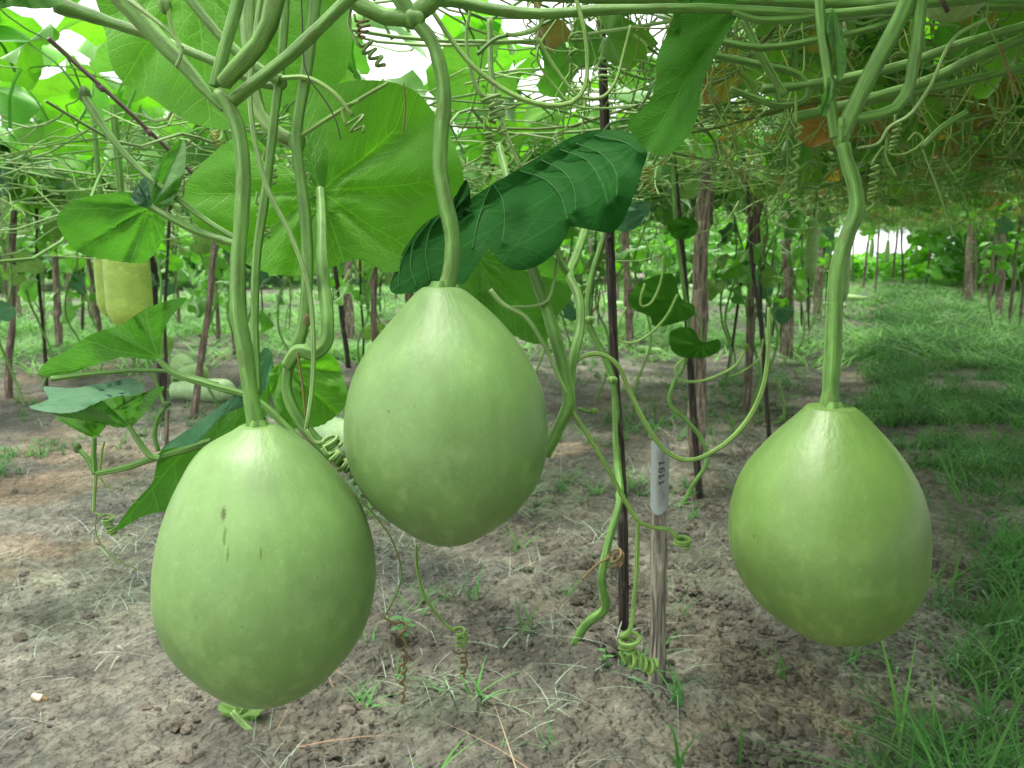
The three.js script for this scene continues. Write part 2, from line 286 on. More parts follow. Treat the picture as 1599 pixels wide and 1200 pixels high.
{ // runners, tendrils and dead threads tangled under the roof
  const R = rng(8);
  const runner = (s) => { const r = rng(s), pts = []; for (let i = 0; i <= 7; i++) pts.push(V(0.05 * (r() - 0.5) * (i ? 1 : 0) + 0.08 * Math.sin(i * 1.2 + s), 0.07 * (r() - 0.5), -0.18 * i)); return tube(pts, [0.0022, 0.003, 0.002], { segs: 18, radial: 5 }); };
  const thread = (s) => { const r = rng(s), pts = []; for (let i = 0; i <= 4; i++) pts.push(V(0.02 * (r() - 0.5) * i, -0.06 * i, 0.02 * (r() - 0.5) * i)); return tube(pts, [0.0016, 0.001], { segs: 8, radial: 3 }); };
  const curl = (s) => { const r = rng(s), a = V(0, 0, 0), pts = [a, V(0.03 * (r() - 0.5), -0.02, 0.02), V(0.05 * (r() - 0.5), -0.06, 0.01)]; return tube(pts.concat(coil(V(0.04 * (r() - 0.5), -0.075, 0), V(0.3 * (r() - 0.5), -1, 0.3 * (r() - 0.5)), { r0: 0.009 + 0.008 * r(), r1: 0.005, turns: 4 + Math.floor(r() * 4), length: 0.03 + 0.06 * r() })), [0.0022, 0.0016], { segs: 70, radial: 4 }); };
  const loop = (s) => { const r = rng(s), pts = []; for (let i = 0; i <= 8; i++) { const w = i / 8 * 5 + r(); pts.push(V(0.07 * Math.cos(w) * (0.4 + r() * 0.5), -0.05 - 0.1 * i / 8 + 0.05 * Math.sin(w), 0.06 * Math.sin(w * 1.3))); } return tube(pts, [0.0022, 0.0014], { segs: 26, radial: 4 }); };
  const put = (n, right, y0, y1, opt) => { const out = []; let guard = 0; while (out.length < n && guard++ < n * 40) {
    const x = right ? -0.8 + R() * 4.5 : -11 + R() * 10.8, z = 0.4 - R() * (right ? 24 : 12), d = Math.hypot(x, z), c = cover(x, z), y = lerp(y0, y1, R()), p = V(x, y, z);
    if (R() > c * 2 || !inView(p, 160) || d < (right ? 1.1 : 1.5)) continue;
    if (R() > 3.2 / (d + 0.2) + 0.12) continue;
    const q = new THREE.Quaternion().setFromEuler(new THREE.Euler((R() - 0.5) * opt.tip, (R() - 0.5) * opt.turn + (opt.flip && R() > 0.5 ? Math.PI : 0), (R() - 0.5) * opt.tip)), s = 0.7 + 0.7 * R(), b = 0.65 + 0.6 * R(), yel = R() < opt.dry ? 1 : 0;
    out.push([new THREE.Matrix4().compose(p, q, V(s, s, s)), yel ? lin(1.15 * b, 0.8 * b, 0.5 * b) : lin(b, b, b)]);
  } return out; };
  const bare = (m) => new THREE.MeshStandardMaterial({ color: m.color, map: stemMap, roughness: 0.6 }), plain = new Map();
  const T = (n, g, m0, items, l) => { const m = plain.get(m0) ?? plain.set(m0, bare(m0)).get(m0); return T2(g, m, items, l); }, T2 = (g, m, items, l) => instanced('vine_tangle', g, m, items, l, 'tangle');
  T(0, runner(1), M.stem, put(800, true, 1.38, 1.55, { tip: 0.35, turn: 1.3, flip: true, dry: 0.05 }), 'long green runners woven under the trellis roof above the grassy path');
  T(0, runner(2), M.stemPale, put(800, true, 1.4, 1.58, { tip: 0.35, turn: 2.2, flip: true, dry: 0.06 }), 'pale green runners woven under the trellis roof above the grassy path');
  T(0, thread(3), M.tendril, put(1900, true, 1.36, 1.5, { tip: 0.8, turn: 6.3, dry: 0.1 }), 'thin dead threads hanging from the roof above the grassy path');
  T(0, curl(4), M.tendril, put(800, true, 1.4, 1.52, { tip: 1.2, turn: 6.3, dry: 0.12 }), 'coiled tendrils hanging from the roof above the grassy path');
  T(0, loop(5), M.tendril, put(1500, true, 1.42, 1.56, { tip: 1.6, turn: 6.3, dry: 0.05 }), 'looping tendrils knotted under the roof above the grassy path');
  T(0, runner(6), M.stemPale, put(330, false, 1.2, 1.45, { tip: 0.6, turn: 6.3, dry: 0.06 }), 'pale runners crossing in the open side of the trellis');
  T(0, runner(7), M.stem, put(280, false, 1.22, 1.45, { tip: 0.8, turn: 6.3, dry: 0.1 }), 'green runners crossing in the open side of the trellis');
  T(0, curl(8), M.stemPale, put(420, false, 1.2, 1.42, { tip: 1.4, turn: 6.3, dry: 0.08 }), 'coiled pale tendrils in the open side of the trellis');
  T(0, loop(9), M.stemPale, put(480, false, 1.2, 1.44, { tip: 2, turn: 6.3, dry: 0.06 }), 'looping pale tendrils in the open side of the trellis');
  const low = [[], []]; for (let n = 0, g = 0; n < 520 && g < 20000; g++) { const x = -0.8 + R() * 4, z = -0.9 - R() * 15, c = cover(x, z), p = V(x, 1.42 + 0.1 * R(), z), s = 0.09 + 0.1 * R(), b = 0.8 + 0.5 * R(), k = Math.floor(R() * 2); if (R() > c || !inView(p, 60) || Math.hypot(x, z) < 1.5) continue; n++; low[k].push([leafMatrix(p, s, randomDir(R, 1.0 + 1.2 * R()), randomDir(R, 2.3), leafKinds[k ? 3 : 1]), lin(b * (0.9 + 0.5 * R()), b, b)]); }
  low.forEach((l, k) => instanced('hanging_foliage', leafKinds[k ? 3 : 1].light, k ? M.roofMid : M.roofBright, l, k ? 'curled green leaves hanging out of the mat above the grassy path' : 'drooping bright leaves hanging out of the mat above the grassy path', 'foliage'));
  // dead yellow leaves caught in the tangle
  const dead = []; for (let n = 0; n < 2600 && dead.length < 330; n++) { const x = -0.8 + R() * 3.8, z = -0.9 - R() * 14, c = cover(x, z), a = R(), s = R(); if (R() > c || !inView(V(x, 1.45, z), 50)) continue; dead.push([leafMatrix(V(x, 1.44 + 0.1 * a, z), 0.09 + 0.08 * s, randomDir(R, 1.2 + R()), randomDir(R, 2.2), leafKinds[3]), lin(0.75 + 0.4 * s, 0.65 + 0.5 * a, 0.8)]); }
  instanced('withered_leaves', leafKinds[3].geo, M.roofYellow, dead, 'yellow and orange withered leaves caught under the trellis roof', 'foliage');
}
{ // leafy growth that closes the view far behind the rows
  const R = rng(19), items = [];
  for (let n = 0; n < 5200; n++) { const a = YAW + lerp(-0.62, 0.75, R()), d = 19 + R() * 5, y = 0.1 + 1.9 * R() * (0.6 + 0.4 * vnoise(a * 14, 1, 3)), b = 0.8 + 0.5 * R(); if (-Math.sin(a) * d > -1.3 && -Math.sin(a) * d < 0.7) continue; items.push([leafMatrix(V(-Math.sin(a) * d, y, -Math.cos(a) * d), 0.3 + 0.2 * R(), randomDir(R, R() * 1.5), randomDir(R, 1.6), leafKinds[0]), lin(b, b, b)]); }
  for (let n = 0; n < 3600; n++) { const a = YAW + lerp(-0.62, 0.66, R()), d = 8.5 + R() * 11, x = -Math.sin(a) * d, z = -Math.cos(a) * d, y = 0.25 + 1.15 * Math.sqrt(R()), b = 0.8 + 0.5 * R(), q = R(); if ((x > -0.75 && x < 1.5) || vnoise(x * 1.3, z * 1.3, 17) < 0.45) continue; items.push([leafMatrix(V(x, y, z), 0.12 + 0.12 * q, randomDir(R, R() * 1.4), randomDir(R, 1.7), leafKinds[0]), lin(b, b, b)]); }
  for (let n = 0; n < 900; n++) { const x = -2 + 5.4 * R(), z = -23 - 3 * R(), b = 0.9 + 0.5 * R(); items.push([leafMatrix(V(x, -0.2 + 0.9 * R() * (0.7 + 0.3 * vnoise(x * 3, 2, 9)), z), 0.2 + 0.12 * R(), randomDir(R, R() * 1.3), randomDir(R, 1.6), leafKinds[0]), lin(b * 1.2, b * 1.15, b)]); }
  for (let n = 0; n < 150; n++) { const x = -1.6 + 5 * R(), z = -14 - 10 * R(), b = 0.9 + 0.5 * R(); items.push([leafMatrix(V(x, 1.02 + 0.45 * Math.sqrt(R()), z), 0.14 + 0.1 * R(), randomDir(R, R() * 1.5), randomDir(R, 1.7), leafKinds[3]), lin(b, b, b)]); }
  instanced('far_foliage', leafKinds[0].light, M.roofBright, items, 'pale green leafy growth closing the view behind the rows', 'foliage');
}

// ------------------------------------------------------------------ posts and sticks
const postGeo = (() => { const cache = {}; return (seed, radial) => cache[seed + '_' + radial] ??= (() => { const r = rng(seed), pts = []; for (let i = 0; i <= 5; i++) pts.push(V((r() - 0.5) * 0.03 * (i % 5 ? 1 : 0.2), i / 5, (r() - 0.5) * 0.03 * (i % 5 ? 1 : 0.2))); return pts; })(); })();
function pole(name, base, top, r, m, label, category, group, { seed = 1, radial = 8, taper = 0.85, wob = 0.6 } = {}) {
  const t = thing(name, label, category, base, group), rel = top.clone().sub(base), L = rel.length(), pts = postGeo(seed, radial).map((p) => rel.clone().multiplyScalar(p.y).add(V(p.x * wob * L, 0, p.z * wob * L))), R = rng(seed + 50);
  pts[0].y -= 0.04;
  const g = tube(pts, (u) => r * lerp(1, taper, u) * (1 + 0.06 * Math.sin(u * 23 + seed) + 0.05 * Math.sin(u * 9)), { segs: r > 0.02 ? 22 : 12, radial, ridge: 0.05, ridges: 3 });
  part('shaft', g, m, t);
  if (r > 0.009) for (let k = 0; k < 2; k++) { const u = 0.2 + 0.6 * R(), a = R() * 6.28, b = rel.clone().multiplyScalar(u); part('knot', tube([b.clone(), b.clone().add(V(Math.cos(a) * r * 1.5, r * 0.8, Math.sin(a) * r * 1.5))], [r * 0.5, r * 0.35], { segs: 2, radial: 6 }), m, t); }
  return t;
}
const poleTo = (bx, by, tx, ty, wpx, name, m, label, group, o = {}) => { const b = onGround(bx, by), d = depthOf(b), top = at(tx, ty, d + (o.lean ?? 0)); return pole(name, b, top, px2m(wpx / 2, d), m, label, name.includes('post') ? 'post' : 'stick', group, { seed: o.seed ?? (bx % 17) + 1, ...o }); };
poleTo(1086, 715, 1108, 165, 27, 'trellis_post', M.post, 'thick grey wooden post beside the dark stick and small round leaves', null, { radial: 12, seed: 4 });
poleTo(1228, 560, 1234, 250, 17, 'trellis_post', M.post, 'slim wooden post next behind the thick grey post', null, { seed: 6 });
poleTo(1277, 500, 1283, 300, 13, 'trellis_post', M.post, 'grey wooden post behind the long gourd hanging by the path', null, { seed: 9 });
poleTo(1561, 498, 1567, 250, 12, 'trellis_post', M.post, 'pale wooden post standing in the sunlit grass across the path', null, { seed: 3 });
poleTo(1513, 470, 1516, 280, 10, 'trellis_post', M.post, 'second pale wooden post across the path beside the lying gourd', null, { seed: 5 });
poleTo(975, 988, 938, 20, 16, 'support_stick', M.stick, 'dark weathered stick with a green vine climbing beside the numbered stake', null, { radial: 10, seed: 7, wob: 0.35, lean: -0.1 });
poleTo(1095, 778, 1046, 190, 11, 'support_stick', M.stick, 'dark stick leaning in front of the thick grey post', null, { seed: 8, wob: 0.4 });
poleTo(1203, 690, 1160, 230, 7, 'support_stick', M.stick, 'thin dark stick with a pale tendril between two posts', null, { seed: 11, wob: 0.5 });
poleTo(1195, 590, 1182, 300, 5, 'support_stick', M.stick, 'very thin dark stick just left of the slim post', null, { seed: 12 });
poleTo(985, 545, 975, 300, 13, 'trellis_post', M.brown, 'brown post between the dark stick and a round leaf', null, { seed: 13 });
poleTo(545, 575, 520, 400, 8, 'support_stick', M.stick, 'black leaning stick seen between the two large gourds', null, { seed: 14 });
poleTo(548, 530, 538, 330, 14, 'trellis_post', M.post, 'grey post behind the black leaning stick', null, { seed: 15 });
poleTo(92, 550, 78, 290, 11, 'trellis_post', M.brown, 'dark brown post behind the small curled leaves', null, { seed: 16 });
poleTo(252, 612, 236, 330, 11, 'support_stick', M.stick, 'black stick beside the yellowish hanging gourds', null, { seed: 17 });
poleTo(300, 655, 342, 350, 11, 'support_stick', M.brown, 'leaning reddish brown stick beside the two lying gourds', null, { seed: 18 });
poleTo(13, 622, 22, 330, 11, 'support_stick', M.brown, 'reddish brown stick at the edge of the open ground', null, { seed: 19 });
poleTo(127, 525, 131, 330, 5, 'support_stick', M.stick, 'very thin black stick in front of the yellowish gourds', null, { seed: 20 });
poleTo(255, 830, 262, 640, 7, 'support_stick', M.brown, 'short brown stick stub behind the scarred gourd', null, { seed: 21 });

const bases = []; // feet of the plants further off
const ORD = ['first', 'second', 'third', 'fourth', 'fifth', 'sixth', 'seventh', 'eighth', 'ninth', 'tenth', 'eleventh', 'twelfth', 'thirteenth', 'fourteenth', 'fifteenth', 'sixteenth', 'seventeenth', 'eighteenth', 'nineteenth', 'twentieth'];
{
  const R = rng(41);
  const rows = [1.52, 1.75, -0.86, -1.15, -3.0, -3.8, -5.3, -6.2, -7.8, -8.7, -10.3, -11.5, -13, -15];
  rows.forEach((rx, ri) => { const count = { post: 0, stick: 0 }, rowName = ri < 2 ? (ri ? 'outer row across the grassy path' : 'inner row across the grassy path') : ri < 4 ? (ri > 2 ? 'back row beside the thick post' : 'front row beside the thick post') : `${ORD[ri - 4]} row beyond the round gourds`; for (let z = -1.5; z > -21; z -= 0.62 + 0.5 * R()) {
    const x = rx + (R() - 0.5) * 0.35, zz = z + (R() - 0.5) * 0.3, d = Math.hypot(x, zz), b = V(x, groundHeight(x, zz), zz), k = R(), lx = R(), lz = R(), s = R();
    if (d < (ri === 3 ? 8 : 4.6) || d > 20 || !inView(V(x, 0.5, zz), 10)) continue;
    if (d > 12 && k > 0.6) continue;
    const post = k < 0.26, far = d > 10, r = post ? 0.02 + 0.01 * s : 0.007 + 0.007 * s;
    pole(post ? 'trellis_post' : 'support_stick', b, V(x + (lx - 0.5) * (post ? 0.08 : 0.3), 1.42 + 0.1 * s, zz + (lz - 0.5) * (post ? 0.08 : 0.3)), r, post ? (s > 0.5 ? M.post : M.brown) : (s > 0.25 ? M.stick : M.brown),
      `${post ? 'wooden post' : 'thin dark stick'}, ${ORD[count[post ? 'post' : 'stick']++]} from the front in the ${rowName}`, post ? 'post' : 'stick', post ? (rx > 0 ? 'posts across the grassy path' : 'posts of the far rows') : (rx > 0 ? 'sticks across the grassy path' : 'sticks of the far rows'), { seed: 30 + Math.floor(s * 9), radial: far ? 5 : 7 });
    bases.push([x, zz, d, rx > 0, `gourd vine on the ${ORD[(post ? count.post : count.stick) - 1]} ${post ? 'post' : 'stick'} of the ${rowName}`]);
  } });
}

{ // the last sticks, at the bright end of the path
  const R = rng(43); for (let n = 0; n < 16; n++) { const x = -1.3 + 4.4 * (n + R()) / 16, z = -17.5 - 6 * R(), b = V(x, groundHeight(x, z), z), k = R() > 0.5; pole('support_stick', b, V(x + (R() - 0.5) * 0.3, 1.5, z), 0.014 + 0.016 * R(), k ? M.post : M.brown, `pale thin stick at the bright path end, ${ORD[n]} counted from the round gourd side`, 'stick', 'sticks at the end of the path', { seed: 60 + n, radial: 5 }); }
}

// ------------------------------------------------------------------ gourd plants of the rows: stem up a stick, runner under the roof, leaves, tendrils
const leafMats = [M.roofBright, M.roofBright, M.roofMid, M.roofPale, M.roofBlue];
function addLeaf(parent, base, size, normal, axis, k, m) { const o = part('leaf', leafKinds[k].geo, m, parent); const mx = leafMatrix(base, size, normal, axis, leafKinds[k]); mx.elements[12] -= parent.position.x; mx.elements[13] -= parent.position.y; mx.elements[14] -= parent.position.z; mx.decompose(o.position, o.quaternion, o.scale); return o; }
const curlGeos = [61, 62, 63].map((s) => { const r = rng(s); return tube([V(0, 0, 0), V(0.03, -0.02, 0.02), V(0.05, -0.06, 0.01)].concat(coil(V(0.05, -0.075, 0), V(0.3 * (r() - 0.5), -1, 0.3), { r0: 0.012, r1: 0.006, turns: 5, length: 0.06 })), [0.0024, 0.0016], { segs: 60, radial: 4 }); });
function plant(x, z, label, group, seed, { leaves = 12, low = 3, run = 1.6, h = 1.36, up = 0.7, dir, big = 0, drop = 0 } = {}) {
  const R = rng(seed), b = V(x, groundHeight(x, z), z), t = thing('gourd_vine', label, 'vine', b, group), a = dir ?? R() * 6.28, pts = [];
  for (let i = 0; i <= 6; i++) pts.push(V(0.05 * Math.sin(i * 1.7 + seed), h * i / 6, 0.05 * Math.cos(i * 1.9 + seed)));
  const n0 = pts.length; for (let i = 1; i <= 5; i++) pts.push(V(Math.cos(a) * run * i / 5 + 0.1 * (R() - 0.5), h + 0.02 + 0.09 * (R() - 0.5), Math.sin(a) * run * i / 5 + 0.1 * (R() - 0.5)));
  part('stem', tube(pts, [0.008, 0.007, 0.006, 0.004], { segs: 44, radial: 6, ridge: 0.08 }), M.stem, t);
  const curve = new THREE.CatmullRomCurve3(pts), split = (n0 - 1) / (pts.length - 1);
  for (let i = 0; i < leaves; i++) { const u = lerp(split, 1, (i + R()) / leaves), p = curve.getPoint(u).add(b).add(V((R() - 0.5) * drop * 1.4, (R() - 0.6) * drop, (R() - 0.5) * drop * 1.4)), tilt = up * (0.4 + 1.3 * R()); addLeaf(t, p, 0.15 + big + 0.11 * R(), randomDir(R, tilt), randomDir(R, 1.6), Math.floor(R() * 6), leafMats[Math.floor(R() * 5)]); }
  for (let i = 0; i < low; i++) { const u = split * (0.3 + 0.65 * R()), p = curve.getPoint(u).add(b); addLeaf(t, p, 0.09 + 0.11 * R(), randomDir(R, 0.5 + 0.9 * R()), randomDir(R, 1.9), Math.floor(R() * 6), leafMats[Math.floor(R() * 5)]); }
  for (let i = 0; i < 3; i++) { const p = curve.getPoint(0.35 + 0.6 * R()), o = part('tendril', curlGeos[i], M.tendril, t); o.position.copy(p); o.rotation.set((R() - 0.5) * 0.8, R() * 6.28, (R() - 0.5) * 0.8); o.scale.setScalar(0.9 + 0.6 * R()); }
  return t;
}
{
  const R = rng(71); let n = 0;
  bases.forEach(([x, z, d, right, label], i) => { if (d > 14 || (d > 8 && i % 3 === 0)) return; const far = d > 8; plant(x + 0.03, z + 0.03, label, right ? 'vines across the grassy path' : far ? 'vines of the back rows' : 'vines of the middle rows', 500 + i, { leaves: far ? 7 : 11, low: far ? 5 : 6, run: 1.2 + R() * 1.2 }); });
}
// nearer vines whose tops stand bright against the sky beyond the gourds
[[700, 560, 21, 'gourd vine whose bright upright leaves stand behind the round gourds'], [840, 600, 22, 'gourd vine with bright leaves above the dark curled leaf'], [940, 590, 23, 'gourd vine with upright leaves by the dark weathered stick'], [600, 580, 24, 'gourd vine with bright leaves behind the big glowing leaf'], [120, 560, 25, 'gourd vine tangled above the yellowish hanging gourds'], [20, 600, 26, 'gourd vine tangled at the edge of the open ground'], [330, 600, 27, 'gourd vine tangled behind the scarred gourd stalk'], [1000, 620, 28, 'gourd vine leaning over the brown post'], [760, 590, 29, 'gourd vine with leaves against the white sky above the middle gourd'], [880, 560, 30, 'gourd vine with leaves against the white sky beside the hanging leaf'], [450, 590, 31, 'gourd vine with leaves behind the hooked stem'], [210, 590, 32, 'gourd vine above the two lying gourds']].forEach(([px, py, s, label]) => { const p = onGround(px, py); plant(p.x * 0.86, p.z * 0.86, label, null, 900 + s, { leaves: 38, low: 4, run: 1.5, drop: 0.22, h: 1.36 + 0.07 * Math.sin(s), up: 0.85, dir: s * 1.3, big: 0.06 }); });

[[1195, 640, 41, 'gourd vine with small leaves between the thick post and the slim post'], [1245, 560, 42, 'gourd vine with small leaves at the foot of the slim post'], [1130, 600, 43, 'gourd vine with bright leaves behind the thick grey post'], [1545, 520, 44, 'gourd vine with sunlit leaves across the path by the pale post']].forEach(([px, py, s, label]) => { const p = onGround(px, py); plant(p.x, p.z, label, null, 900 + s, { leaves: 10, low: 9, run: 0.9, h: 1.36, up: 0.9, dir: s * 1.7 }); });

// ------------------------------------------------------------------ gourds
function gourdMap(seed, scars, n = 1024) {
  const R = rng(seed), spots = []; for (let i = 0; i < 60; i++) spots.push([R(), 0.1 + 0.8 * R(), 0.0005 + 0.0014 * R() * R(), R()]);
  return dataTex(n, n / 2, (u, v) => { // 1024 x 512 on the near ones
    const streak = fbm(u * 60, v * 2, seed, 3, 60), mott = fbm(u * 20, v * 12, seed + 4, 4, 20), big = fbm(u * 6, v * 4, seed + 8, 3, 6), fl = sstep(0.5, 0.8, fbm(u * 44, v * 22, seed + 12, 3, 44)), low = sstep(0.62, 0.3, v);
    let m = 0.9 + 0.03 * (streak - 0.5) + 0.14 * (mott - 0.5) + 0.1 * (big - 0.5), pale = fl * 0.09 * (0.25 + low);
    let c = [m * 0.93 + pale, m * 0.98 + pale * 0.7, m * 0.93 + pale * 1.1];
    const dot = sstep(0.8, 0.93, vnoise(u * 300, v * 150, seed + 20, 300)) * 0.05, fine = 0.03 * (vnoise(u * 420, v * 210, seed + 23, 420) - 0.5); c = c.map((x) => x + dot + fine);
    for (const [su, sv, sr, k] of spots) { const du = (u - su) * 2, d = Math.hypot(du, v - sv); if (d < sr) c = k > 0.5 ? [0.42, 0.44, 0.26] : [0.6, 0.62, 0.4]; }
    for (const [su, sv, ru, rv, col, seed2] of scars) { const d = Math.hypot((u - su) / ru, (v - sv) / rv) + 1.1 * (fbm(u * 700, v * 360, seed2, 3) - 0.5), k = 0.85 * sstep(1.15, 0.35, d); if (k > 0) c = c.map((x, i) => lerp(x, col[i], k)); }
    return c;
  });
}
const gourdBump = dataTex(1024, 512, (u, v) => { const c = 0.6 * fbm(u * 12, v * 6, 3, 3, 12) + 0.15 * fbm(u * 40, v * 2, 6, 2, 40) + 0.25 * fbm(u * 96, v * 48, 8, 3, 96); return [c, c, c]; }, { srgb: false });
const gourdMat = (map, color) => new THREE.MeshPhysicalMaterial({ color, map, bumpMap: gourdBump, bumpScale: 0.0011, roughness: 0.47, specularIntensity: 0.9, sheen: 0.1, sheenColor: lin(0.85, 1, 0.85), sheenRoughness: 0.4 });
// profile: [y px, left px, right px] silhouettes from top to bottom; the body turns about its own slightly bent axis
function heroGourd(label, depth, rows, stalkPts, stalkR, mat, twist) {
  const top = rows[0], bot = rows[rows.length - 1], c0 = at((top[1] + top[2]) / 2, top[0], depth), t = thing('round_gourd', label, 'gourd', at((bot[1] + bot[2]) / 2, bot[0] - 8, depth), 'round gourds hanging in front');
  const n = 64, offAxis = Math.hypot((rows[5][1] + rows[5][2]) / 2 - 799.5, rows[5][0] - 600) / FOCAL, shrink = 1 / Math.sqrt(1 + offAxis * offAxis) * 0.993, ys0 = rows.map((r) => r[0]), ys = ys0.map((y) => ys0[0] + (y - ys0[0]) * (0.6 + 0.4 * shrink)), sample = (arr, y) => { for (let i = 0; i < ys.length - 1; i++) if (y <= ys[i + 1]) { const h = ys[i + 1] - ys[i], s = clamp((y - ys[i]) / h), m = (k) => k === ys.length - 2 && arr === hw ? -arr[k] / (2 * (ys[k + 1] - ys[k])) : k <= 0 || k >= ys.length - 1 ? (k <= 0 ? (arr[1] - arr[0]) / (ys[1] - ys[0]) : 0) : (arr[k + 1] - arr[k - 1]) / (ys[k + 1] - ys[k - 1]); const s2 = s * s, s3 = s2 * s; return (2 * s3 - 3 * s2 + 1) * arr[i] + (s3 - 2 * s2 + s) * h * m(i) + (-2 * s3 + 3 * s2) * arr[i + 1] + (s3 - s2) * h * m(i + 1); } return arr[arr.length - 1]; };
  const hw = rows.map((r, i) => (r[2] - r[1]) / 2 * (i ? shrink : 1)), cx = rows.map((r) => (r[2] + r[1]) / 2), y1 = ys[ys.length - 1], y0 = ys[0], yc = ys[ys.length - 2];
  const g = gridGeo(n, 72, (i, j) => {
    const q = j / 72, y = y0 + (y1 - y0) * (1 - Math.cos(q * Math.PI)) / 2, a = i / n * Math.PI * 2 + twist;
    let w = sample(hw, Math.min(y, yc)); if (y > yc) { const s = (y - yc) / (y1 - yc); w = hw[hw.length - 2] * Math.sqrt(Math.max(0, 1 - s)); }
    if (q < 0.02) w = Math.min(w, hw[0] * (0.3 + 0.7 * q / 0.02));
    const r = px2m(Math.max(0.05, w), depth) * (1 + 0.018 * Math.sin(2 * a + 1) * Math.sin(q * 3) + 0.012 * (vnoise(a * 1.2 + 9, q * 4, 7) - 0.5) * Math.sin(q * 3.14) * Math.abs(Math.sin(a / 2)) + 0.008 * Math.sin(3 * a + q * 4) + 0.02 * Math.sin(5 * a) * Math.max(0, 0.2 - q) * 3);
    const c = at(sample(cx, Math.min(y, yc)), y, depth), k = V(RT.x * Math.cos(a) - FH.x * Math.sin(a), 0, RT.z * Math.cos(a) - FH.z * Math.sin(a));
    return [V(c.x + k.x * r, c.y, c.z + k.z * r), 1 - i / n, 1 - q];
  }, true);
  part('body', local(g, t), mat, t);
  const sp = stalkPts; const end = c0.clone().addScaledVector(V(0, 1, 0), -0.008);
  part('stalk', local(tube([...S(sp, depth), end], (u) => px2m(lerp(stalkR[0], stalkR[1], u) * (1 + 0.28 * sstep(0.93, 1, u)), depth), { segs: 60, radial: 20, ridge: 0.06, ridges: 5, twist: 2.2 }), t), M.stem, t);
  part('collar', local(tube([c0.clone().add(V(0, 0.006, 0)), c0.clone().add(V(0, -0.001, 0)), c0.clone().add(V(0, -0.008, 0))], [px2m(stalkR[1] * 1.05, depth), px2m(stalkR[1] * 1.4, depth), px2m(hw[0] * 1.04, depth)], { segs: 8, radial: 30, ridge: 0.1, ridges: 5, capEnds: false }), t), M.stem, t);
  return t;
}
const GC = lin(0.216, 0.342, 0.11);
const brown = [0.5, 0.45, 0.26];
heroGourd('round pale green gourd with brown scars beside the folded leaf', 0.8, [[664, 376, 428], [672, 361, 445], [700, 312, 486], [750, 278, 533], [800, 256, 568], [850, 243, 586], [900, 238, 593], [950, 241, 589], [1000, 262, 572], [1046, 303, 537], [1075, 337, 503], [1102, 416, 420]],
  [[338, 145], [352, 160], [370, 195], [380, 260], [377, 340], [371, 420], [371, 485], [381, 545], [389, 600], [397, 655]], [10.5, 12.5], gourdMat(gourdMap(3, [[0.73, 0.68, 0.006, 0.017, brown, 5], [0.735, 0.635, 0.003, 0.02, [0.62, 0.66, 0.42], 6], [0.742, 0.6, 0.002, 0.018, [0.6, 0.66, 0.42], 7], [0.79, 0.6, 0.002, 0.012, [0.62, 0.66, 0.4], 8], [0.67, 0.24, 0.0035, 0.006, [0.45, 0.3, 0.12], 9], [0.75, 0.13, 0.003, 0.004, [0.25, 0.2, 0.1], 9], [0.73, 0.93, 0.003, 0.02, [0.66, 0.66, 0.42], 4]]), GC), 0);
heroGourd('smooth round gourd hanging in the middle under the dark curled leaf', 0.85, [[448, 662, 716], [456, 650, 730], [500, 611, 779], [550, 571, 818], [600, 548, 842], [650, 539, 852], [700, 541, 853], [750, 558, 840], [795, 594, 808], [825, 632, 770], [850, 692, 698]],
  [[652, 38], [672, 62], [688, 110], [693, 160], [688, 215], [687, 265], [695, 315], [705, 365], [705, 410], [695, 452]], [10, 13], gourdMat(gourdMap(13, [[0.72, 0.42, 0.002, 0.004, [0.3, 0.3, 0.15], 9], [0.8, 0.55, 0.0015, 0.003, [0.4, 0.4, 0.2], 9]]), GC), 0.8);
heroGourd('round gourd hanging alone beside the grassy path', 0.83, [[635, 1261, 1333], [646, 1247, 1351], [700, 1191, 1401], [750, 1153, 1433], [800, 1135, 1448], [850, 1131, 1451], [900, 1140, 1445], [945, 1168, 1423], [982, 1212, 1388], [1011, 1298, 1304]],
  [[1316, 225], [1322, 250], [1334, 290], [1337, 330], [1322, 370], [1308, 420], [1303, 490], [1300, 560], [1296, 632]], [10.5, 13.5], gourdMat(gourdMap(23, [[0.72, 0.6, 0.0015, 0.003, [0.4, 0.42, 0.2], 9], [0.84, 0.5, 0.002, 0.003, [0.4, 0.42, 0.2], 9]]), lin(0.175, 0.285, 0.068)), 1.7);

